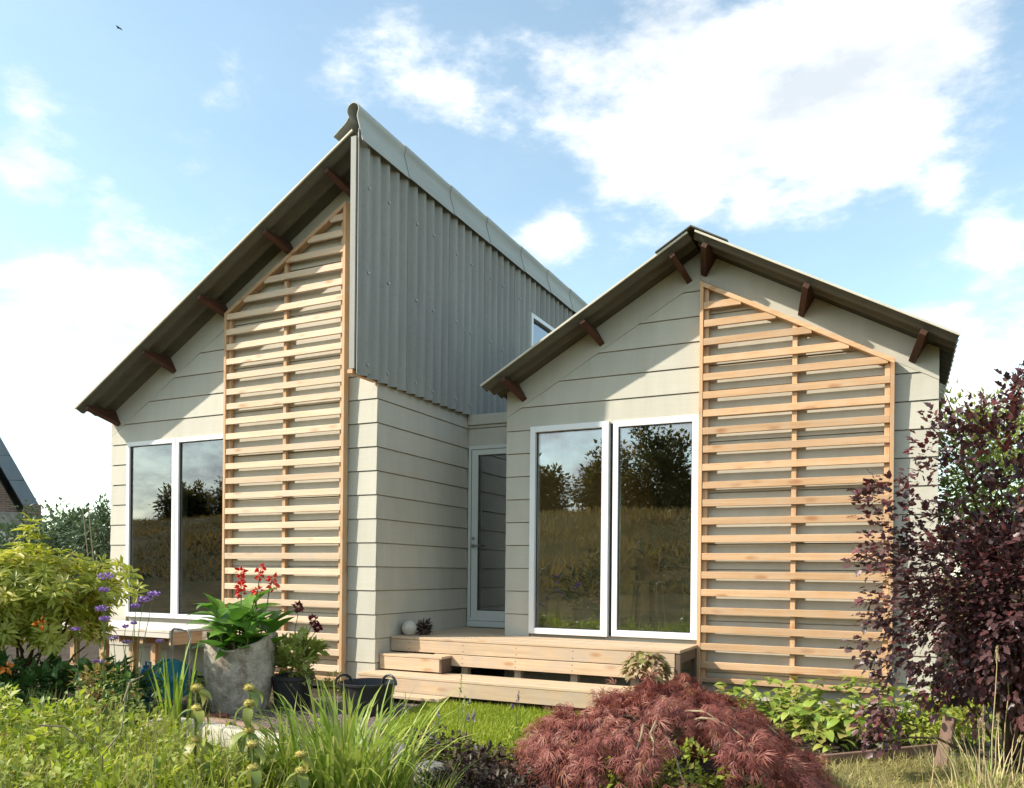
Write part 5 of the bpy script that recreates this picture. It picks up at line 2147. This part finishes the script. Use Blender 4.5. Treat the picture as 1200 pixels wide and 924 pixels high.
for i in range(9):
    put_leaf(yl, M['pl_iris'], root, tp, i * .7, random.uniform(-.1, .5), random.uniform(.7, 1.05))
for i, (px, d_, h) in enumerate(((1075, 5.95, .3), (1110, 6.1, .34), (1140, 6.0, .3))):
    c = at(px, d_)
    shrub('shade_weed', 'yellow green weed under the purple shrub, ' + ['left of the stake', 'behind the stake', 'right of the stake'][i], 'plant', tuple(c), (c.x, c.y, h * .5), (.2, .2, h * .6), 30, 12, .07, .055, T_LEAF, .45, M['lv_herb'], M['greenstem'], 4, .004, 'weeds under the purple shrub')

# the purple shrub at the right, with the sprays that lean over the trellis
base = tuple(at(1195, 5.25))
sprays = [(1040, 572, 5.0), (1020, 575, 4.95), (1060, 588, 5.0), (1078, 560, 5.1), (1015, 590, 4.95), (1085, 522, 5.1), (1040, 612, 5.0), (1025, 640, 4.95), (1018, 660, 4.95), (1048, 660, 5.05), (1060, 690, 5.1), (1030, 700, 5.0),
          (1020, 720, 5.0), (1045, 735, 5.05), (1010, 760, 5.0), (1040, 765, 5.1), (1060, 745, 5.1), (1030, 790, 5.05), (1075, 780, 5.1), (1030, 830, 5.0), (1022, 850, 5.0), (1035, 868, 4.95), (1040, 845, 5.0), (1150, 480, 5.2), (1190, 452, 5.2),
          (1120, 505, 5.2), (1135, 500, 5.2), (1165, 500, 5.2), (1185, 478, 5.2), (1108, 540, 5.1), (1140, 530, 5.2), (1180, 520, 5.2), (1098, 492, 5.2), (1200, 470, 5.2), (1215, 440, 5.2), (1060, 630, 5.1), (1050, 720, 5.1), (1090, 820, 5.1), (1150, 515, 5.2)]
spr = [pz(*s) for s in sprays]
spr += [pz(*s) for s in ((1075, 610, 5.1), (1100, 600, 5.2), (1130, 590, 5.2), (1160, 570, 5.2), (1190, 560, 5.2), (1115, 630, 5.2), (1145, 615, 5.2), (1175, 600, 5.2), (1090, 660, 5.1), (1070, 650, 5.1), (1080, 700, 5.1), (1150, 550, 5.3), (1200, 540, 5.2), (1185, 500, 5.2))]
shrub('purple_shrub', 'large dark purple leaved shrub at the right edge', 'shrub', base, tuple(pz(1186, 708, 5.25)), (.72, .60, .78), 340, 30, .13, .053, T_LOBE, .72, M['lv_purple'], M['bark'], 22, .014, None, drop=.2, inner=.25, zmin=.26, extra=spr, extra_per=40)

# straw seed stalks at the lower right
root = thing('dry_seed_grass', 'tall straw coloured grass stalks with seed heads at the lower right', 'grass', at(1160, 4.7))
for i, (x0, y1, x1) in enumerate(((1150, 845, 1148), (1158, 850, 1152), (1165, 838, 1170), (1160, 760, 1168), (1190, 850, 1204), (1175, 865, 1196), (1140, 862, 1128), (1185, 880, 1150), (1153, 830, 1153), (1178, 740, 1183))):
    s = at(x0, 4.6 + .05 * i)
    e = pz(x1, y1, 4.55 + .05 * i)
    pts, rad = stem_to(s, e, .004, .002, .06, 6, .012)
    MB().tube(pts, rad, 5).build('stem', M['straw'], root, smooth=True)
    n = 60
    t = rng.random(n)
    v0, v1 = np.array(pts[-2]), np.array(pts[-1])
    P = v1[None] + (v0 - v1)[None] * (t * .8)[:, None] + unit(n) * .006
    me = leaf_mesh('seed_head', P - np.array(root.location), np.tile(v1 - v0, (n, 1)) / np.linalg.norm(v1 - v0) + unit(n) * .4, unit(n), np.full(n, .022), T_LEAF, .25)
    link_mesh('seed_head', me, M['straw'], root)
me = [blade(1.0, .008, .7), blade(1.0, .007, 1.5)]
for i in range(110):
    a = random.uniform(0, 6.28)
    r = .38 * random.random() ** .5
    s = random.uniform(.18, .42)
    o = link_mesh('blade', me[i % 2], M['pl_lily'] if i % 3 else M['straw'], root, (r * math.cos(a), r * math.sin(a), 0), (random.uniform(-.3, .3), random.uniform(-.1, .4), a), (s, 1, s))

# weeds at the feet of pots and walls
for i, (px, d_, w, h) in enumerate(((392, 7.45, .10, .30), (236, 7.15, .10, .34), (228, 7.6, .14, .30), (822, 7.25, .12, .16))):
    c = at(px, d_)
    lb = ['straggly yellow green weed right of the black pot', 'feathery weed at the left foot of the concrete planter', 'dark leafy weed behind the hose reel', 'green weed under the open end of the deck'][i]
    shrub('weed', lb, 'plant', tuple(c), (c.x, c.y, h * .5), (w, w, h * .55), 24, 10, .05, .04, T_LEAF, .4, M[('lv_herb', 'lv_dahlia', 'lv_dark', 'lv_dark')[i]], M['greenstem'], 4, .003)

# ------------------------------------------------------------------ beyond the garden
c = at(1165, 9.8)
shrub('garden_tree', 'pale green leafy tree behind the purple shrub', 'tree', tuple(c), tuple(pz(1160, 578, 9.8)), (.95, .9, 1.25), 330, 22, .22, .075, T_LEAF, .5, M['lv_tree'], M['bark'], 14, .02, None, drop=.05, inner=.3, zmin=.4,
      extra=[pz(1095, 475, 9.6), pz(1108, 462, 9.6), pz(1115, 480, 9.6), pz(1200, 470, 9.8), pz(1190, 455, 9.8), pz(1160, 470, 9.8), pz(1150, 480, 9.7), pz(1100, 500, 9.6)], trunk=(Vector((c.x, c.y, 1.2)), .06))
c = at(1230, 13)
shrub('garden_tree', 'green tree at the far right edge behind the pale tree', 'tree', tuple(c), tuple(pz(1225, 560, 13)), (1.3, 1.2, 1.7), 220, 22, .3, .1, T_LEAF, .5, M['lv_tree'], M['bark'], 8, .02, None, inner=.3, zmin=.4, trunk=(Vector((c.x, c.y, 1.2)), .07))
for i, (px, d_, y, r, h, lb) in enumerate(((62, 19, 652, 1.0, .95, 'dark green hedge bush beside the brick house'), (92, 18, 642, .65, .8, 'grey green hedge bush in the middle of the gap'), (112, 16.5, 645, .55, .65, 'hedge bush touching the left house corner'),
                                         (30, 17, 655, .9, .7, 'hedge bush in front of the brick house'))):
    c = at(px, d_)
    shrub('hedge_bush', lb, 'shrub', tuple(c), tuple(pz(px, y, d_)), (r, r, h), 130, 18, .22, .12, T_LEAF, .5, M['lv_far'], M['bark'], 5, .02, 'hedge bushes beyond the garden', inner=.3, zmin=.2)
c = at(121, 14.5)
shrub('slim_shrub', 'slim upright shrub against the left house corner', 'shrub', tuple(c), tuple(pz(121, 620, 14.5)), (.16, .16, .62), 60, 12, .12, .08, T_LEAF, .4, M['lv_far'], M['bark'], 6, .01, None, inner=.1, drop=-.3)
root = thing('garden_cane', 'two thin leaning canes beside the slim shrub', 'canes', at(105, 14))
for x0, x1, y1 in ((114, 97, 597), (118, 104, 597)):
    MB().tube([at(x0, 14), pz(x1, y1, 14)], .009, 6).build('cane', M['twig'], root, smooth=True)
c = at(18, 30)
shrub('far_tree', 'distant dark tree beyond the hedge', 'tree', tuple(at(60, 60)), tuple(pz(66, 640, 60)), (3, 3, 2.6), 120, 20, .8, .4, T_LEAF, .6, M['lv_far'], M['bark'], 4, .1, None, inner=.3)


def neighbour():
    p = at(-12, 24)
    root = thing('brick_house', 'brown brick neighbouring house with a steep grey roof at the left edge', 'house', p, rz=YAW + 0.56)
    # local frame: x to the right, y away from the camera
    def lb(name, mat, boxes, bevel=0, parent=None):
        b = MB()
        for q in boxes:
            b.box(*q)
        me = b.mesh(name, bevel=bevel)
        return link_mesh(name, me, mat, parent or root)
    k = 1 / 46.0
    ex = lambda px: (px + 12) * k
    ez = lambda y: zat(y, 24, 0)
    x_e = ex(45)
    sl = 1.95
    b = MB()
    zt = ez(600) + sl * 3.6
    b.prism([(-3.6, 0), (x_e - .42, 0), (x_e - .42, ez(610)), (x_e - .55, ez(600)), (-1.1, ez(600) + sl * (x_e - .55 + 1.1)), (-3.6, ez(600) + sl * (x_e - .55 + 1.1) - 2.5 * sl)], lambda q: (q[0], .02, q[1]), lambda q: (q[0], 7, q[1]))
    link_mesh('wall', b.mesh('wall'), M['brick'], root)
    lb('pier', M['brick'], [(x_e - .42, x_e + .04, -.3, .5, ez(650), ez(590))], .01)
    lb('downpipe', M['gasket'], [(x_e - .56, x_e - .44, -.06, .015, 0, ez(612))])
    lb('gutter_beam', M['stone'], [(-3.5, x_e - .43, -.22, .01, ez(616), ez(600))], .02)
    # verge panels down the slope
    for i in range(7):
        t0, t1 = i * .80, i * .80 + .79
        xa, za = x_e - .02 - t0 * .46, ez(590) + t0 * .46 * sl
        xb, zb_ = x_e - .02 - t1 * .46, ez(590) + t1 * .46 * sl
        w = .42
        b = MB()
        b.prism([(xa - w, za - .01 - .02), (xa, za), (xb, zb_), (xb - w, zb_ - .02)], lambda q: (q[0], -.30 - .01 * (i % 2), q[1]), lambda q: (q[0], 7, q[1]))
        link_mesh('roof_panel', b.mesh('roof_panel', bevel=.01), M['slate'], root)
    fr = lb('window', M['white'], [(-1.0, ex(-6), -.02, .015, ez(660), ez(622)), (ex(-6) + .001, ex(5), -.025, .015, ez(655), ez(622))], .005)
    b = MB()
    b.box(-.9, ex(-8), -.03, -.021, ez(656), ez(626))
    link_mesh('pane', b.mesh('pane'), M['gasket'], fr)


neighbour()

def bank_tussocks():
    n = 30000
    x, y = rng.uniform(-80, 8, n), rng.uniform(-31.5, -16.8, n)
    yy = y - .7 * np.sin(x * .13)
    z = np.interp(-yy, [13, 16.5, 22.5, 28.0, 31.0, 36], [-.35, .5, 2.9, 4.75, 4.9, 4.2])
    patch = .5 + .5 * np.sin(x * .45 + .8 * np.sin(y * .7)) * np.sin(y * 1.1 + .5 * np.sin(x * .3))
    D = unit(n) * .6 + np.array([0, 0, 1.0])
    D[:, 2] = np.abs(D[:, 2])
    me = leaf_mesh('bank_tussocks', np.column_stack([x, y, z]), D, unit(n), .25 + .45 * patch * rng.random(n), T_BLADE, .16, np.clip(patch * .7 + .35 * rng.random(n), 0, 1))
    tag(link_mesh('bank_tussocks', me, M['lv_bank']), kind='stuff')


bank_tussocks()
# trees on the bank behind the viewpoint: what the windows mirror
for i, (x, y, z, r, h, lb) in enumerate(((-14.3, -35, 7.0, 2.7, 3.2, 'broad dark tree mirrored in the right pane of the right window'), (-23.2, -35.5, 6.4, 2.6, 2.7, 'brown tinged tree mirrored in the left pane of the right window'),
                                         (-18.4, -36.5, 6.8, 2.1, 2.8, 'tree mirrored between the two panes of the right window'), (-11.4, -36.5, 5.8, 1.5, 1.8, 'smaller tree mirrored beside the trellis edge'),
                                         (-54, -35, 6.2, 2.4, 2.0, 'tree mirrored at the right of the left window'), (-49, -36, 6.6, 2.6, 2.4, 'taller tree mirrored next to the left trellis'), (-27.5, -38, 6.3, 2.4, 2.7, 'bushy tree mirrored at the edge of the right window'))):
    shrub('bank_tree', lb, 'tree', (x, y, 4.0), (x, y, z), (r, r * .9, h), 300, 26, .6, .30, T_LEAF, .6, M['lv_dike'], M['bark'], 7, .07, 'trees on the bank behind the viewpoint', inner=.25, zmin=4.6, trunk=(Vector((x, y, 5.4)), .18))


# ------------------------------------------------------------------ inside the rooms
def stool_and_plant():
    p = Vector((-2.55, 8.75, .601))
    root = thing('plant_stool', 'slim wooden stool inside the right window', 'stool', p)
    MB().box(p.x - .15, p.x + .15, p.y - .15, p.y + .15, p.z + .56, p.z + .59).build('seat', M['int_floor'], root, bevel=.004)
    for sx in (-1, 1):
        for sy in (-1, 1):
            MB().beam(p + Vector((sx * .16, sy * .16, 0)), p + Vector((sx * .11, sy * .11, .56)), .03, .03, (0, 1, 0)).build('leg', M['int_floor'], root)
    q = p + Vector((0, 0, .591))
    pot = thing('terracotta_pot', 'terracotta pot on the stool inside the right window', 'pot', q)
    b = MB()
    b.lathe([(.10, 0), (.14, .22), (.15, .22), (.15, .26), (.138, .26), (.13, .2)], 22, q)
    b.build('body', M['terracotta'], pot, smooth=True)
    pl = thing('house_plant', 'broad leaved house plant in the terracotta pot indoors', 'plant', q + Vector((0, 0, .2)))
    lf = [big_leaf(.34, .13, .7, .1, 6), big_leaf(.3, .11, .3, .14, 6)]
    for i in range(11):
        put_leaf(lf[i % 2], M['pl_canna'], pl, q + Vector((0, 0, .24)), i * 1.9, random.uniform(.3, 1.2), random.uniform(.8, 1.1))
    # wicker basket pot further left
    q = Vector((-3.18, 8.6, .601))
    bk = thing('wicker_basket', 'round wicker basket on the floor inside the right window', 'basket', q)
    b = MB()
    b.lathe([(.13, 0), (.18, .1), (.19, .2), (.17, .25), (.155, .25), (.15, .18)], 24, q)
    b.build('body', M['straw'], bk, smooth=True)
    pl = thing('house_plant', 'bushy dark green house plant growing in the wicker basket', 'plant', q + Vector((0, 0, .2)))
    cent = shell_points(40, (q.x, q.y, q.z + .55), (.3, .25, .36), q.z + .2, .3)
    P, D, U, S, rn = clusters(cent, (q.x, q.y, q.z + .3), 9, .09, .12, .1)
    link_mesh('foliage', leaf_mesh('foliage', P - np.array(pl.location), D, U, S, T_LEAF, .5, rn), M['lv_dark'], pl)
    # dark table behind
    t = thing('dark_table', 'dark table in the room behind the right window', 'table', (-2.3, 9.9, .6))
    MB().box(-3.0, -1.3, 9.5, 10.3, 1.31, 1.35).build('tabletop', M['dark_x'], t, bevel=.004)
    for x in (-2.95, -1.42):
        for y in (9.55, 10.18):
            MB().box(x, x + .07, y, y + .07, .601, 1.309).build('leg', M['dark_z'], t)
    # lattice chair in the left room
    p = Vector((-8.05, 7.55, .601))
    ch = thing('lattice_chair', 'low rattan lattice chair inside the left window', 'chair', p)
    MB().box(p.x - .24, p.x + .24, p.y - .22, p.y + .22, .60 + .36, .60 + .40).build('seat', M['dark_x'], ch, bevel=.004)
    for sx in (-1, 1):
        for sy in (-1, 1):
            MB().box(p.x + sx * .22 - .02, p.x + sx * .22 + .02, p.y + sy * .2 - .02, p.y + sy * .2 + .02, .601, .96).build('leg', M['dark_z'], ch)
    b = MB()
    for k in range(9):
        x = p.x - .24 + .06 * k
        b.box(x - .006, x + .006, p.y - .235, p.y - .222, .62, .94)
    for k in range(5):
        z = .66 + .065 * k
        b.box(p.x - .24, p.x + .24, p.y - .250, p.y - .237, z - .006, z + .006)
    b.build('lattice_panel', M['int_wood'], ch)
    # hanging cord by the window's right edge
    cd = thing('blind_cord', 'pale blind cord hanging inside the right window', 'cord', (-1.98, 8.12, .62))
    MB().tube([(-1.90, 8.12, 2.6), (-1.93, 8.12, 1.7), (-1.985, 8.12, .95), (-2.0, 8.12, .65)], .008, 6).build('cord', M['straw'], cd, smooth=True)


stool_and_plant()


def bird():
    p = pz(139, 33, 40)
    root = thing('flying_bird', 'tiny dark bird high in the sky at the upper left', 'bird', p)
    b = MB()
    b.tube([(p.x - .12, p.y, p.z + .02), (p.x - .05, p.y, p.z + .01), (p.x + .05, p.y, p.z), (p.x + .12, p.y, p.z - .03)], [.008, .034, .03, .006], 8)
    b.build('body', M['gasket'], root, smooth=True)
    for s in (-1, 1):
        b = MB()
        vs = [(p.x - .05, p.y, p.z + .02), (p.x + .05, p.y, p.z + .02), (p.x + .06, p.y + s * .10, p.z + .02), (p.x + .03, p.y + s * .20, p.z + .0), (p.x - .02, p.y + s * .11, p.z + .03)]
        vs2 = [(x, y, z - .012) for x, y, z in vs]
        b.add(vs + vs2, [(0, 1, 2, 3, 4), (9, 8, 7, 6, 5)] + [(i, i + 5, (i + 1) % 5 + 5, (i + 1) % 5) for i in range(5)])
        b.build('wing', M['gasket'], root)


bird()
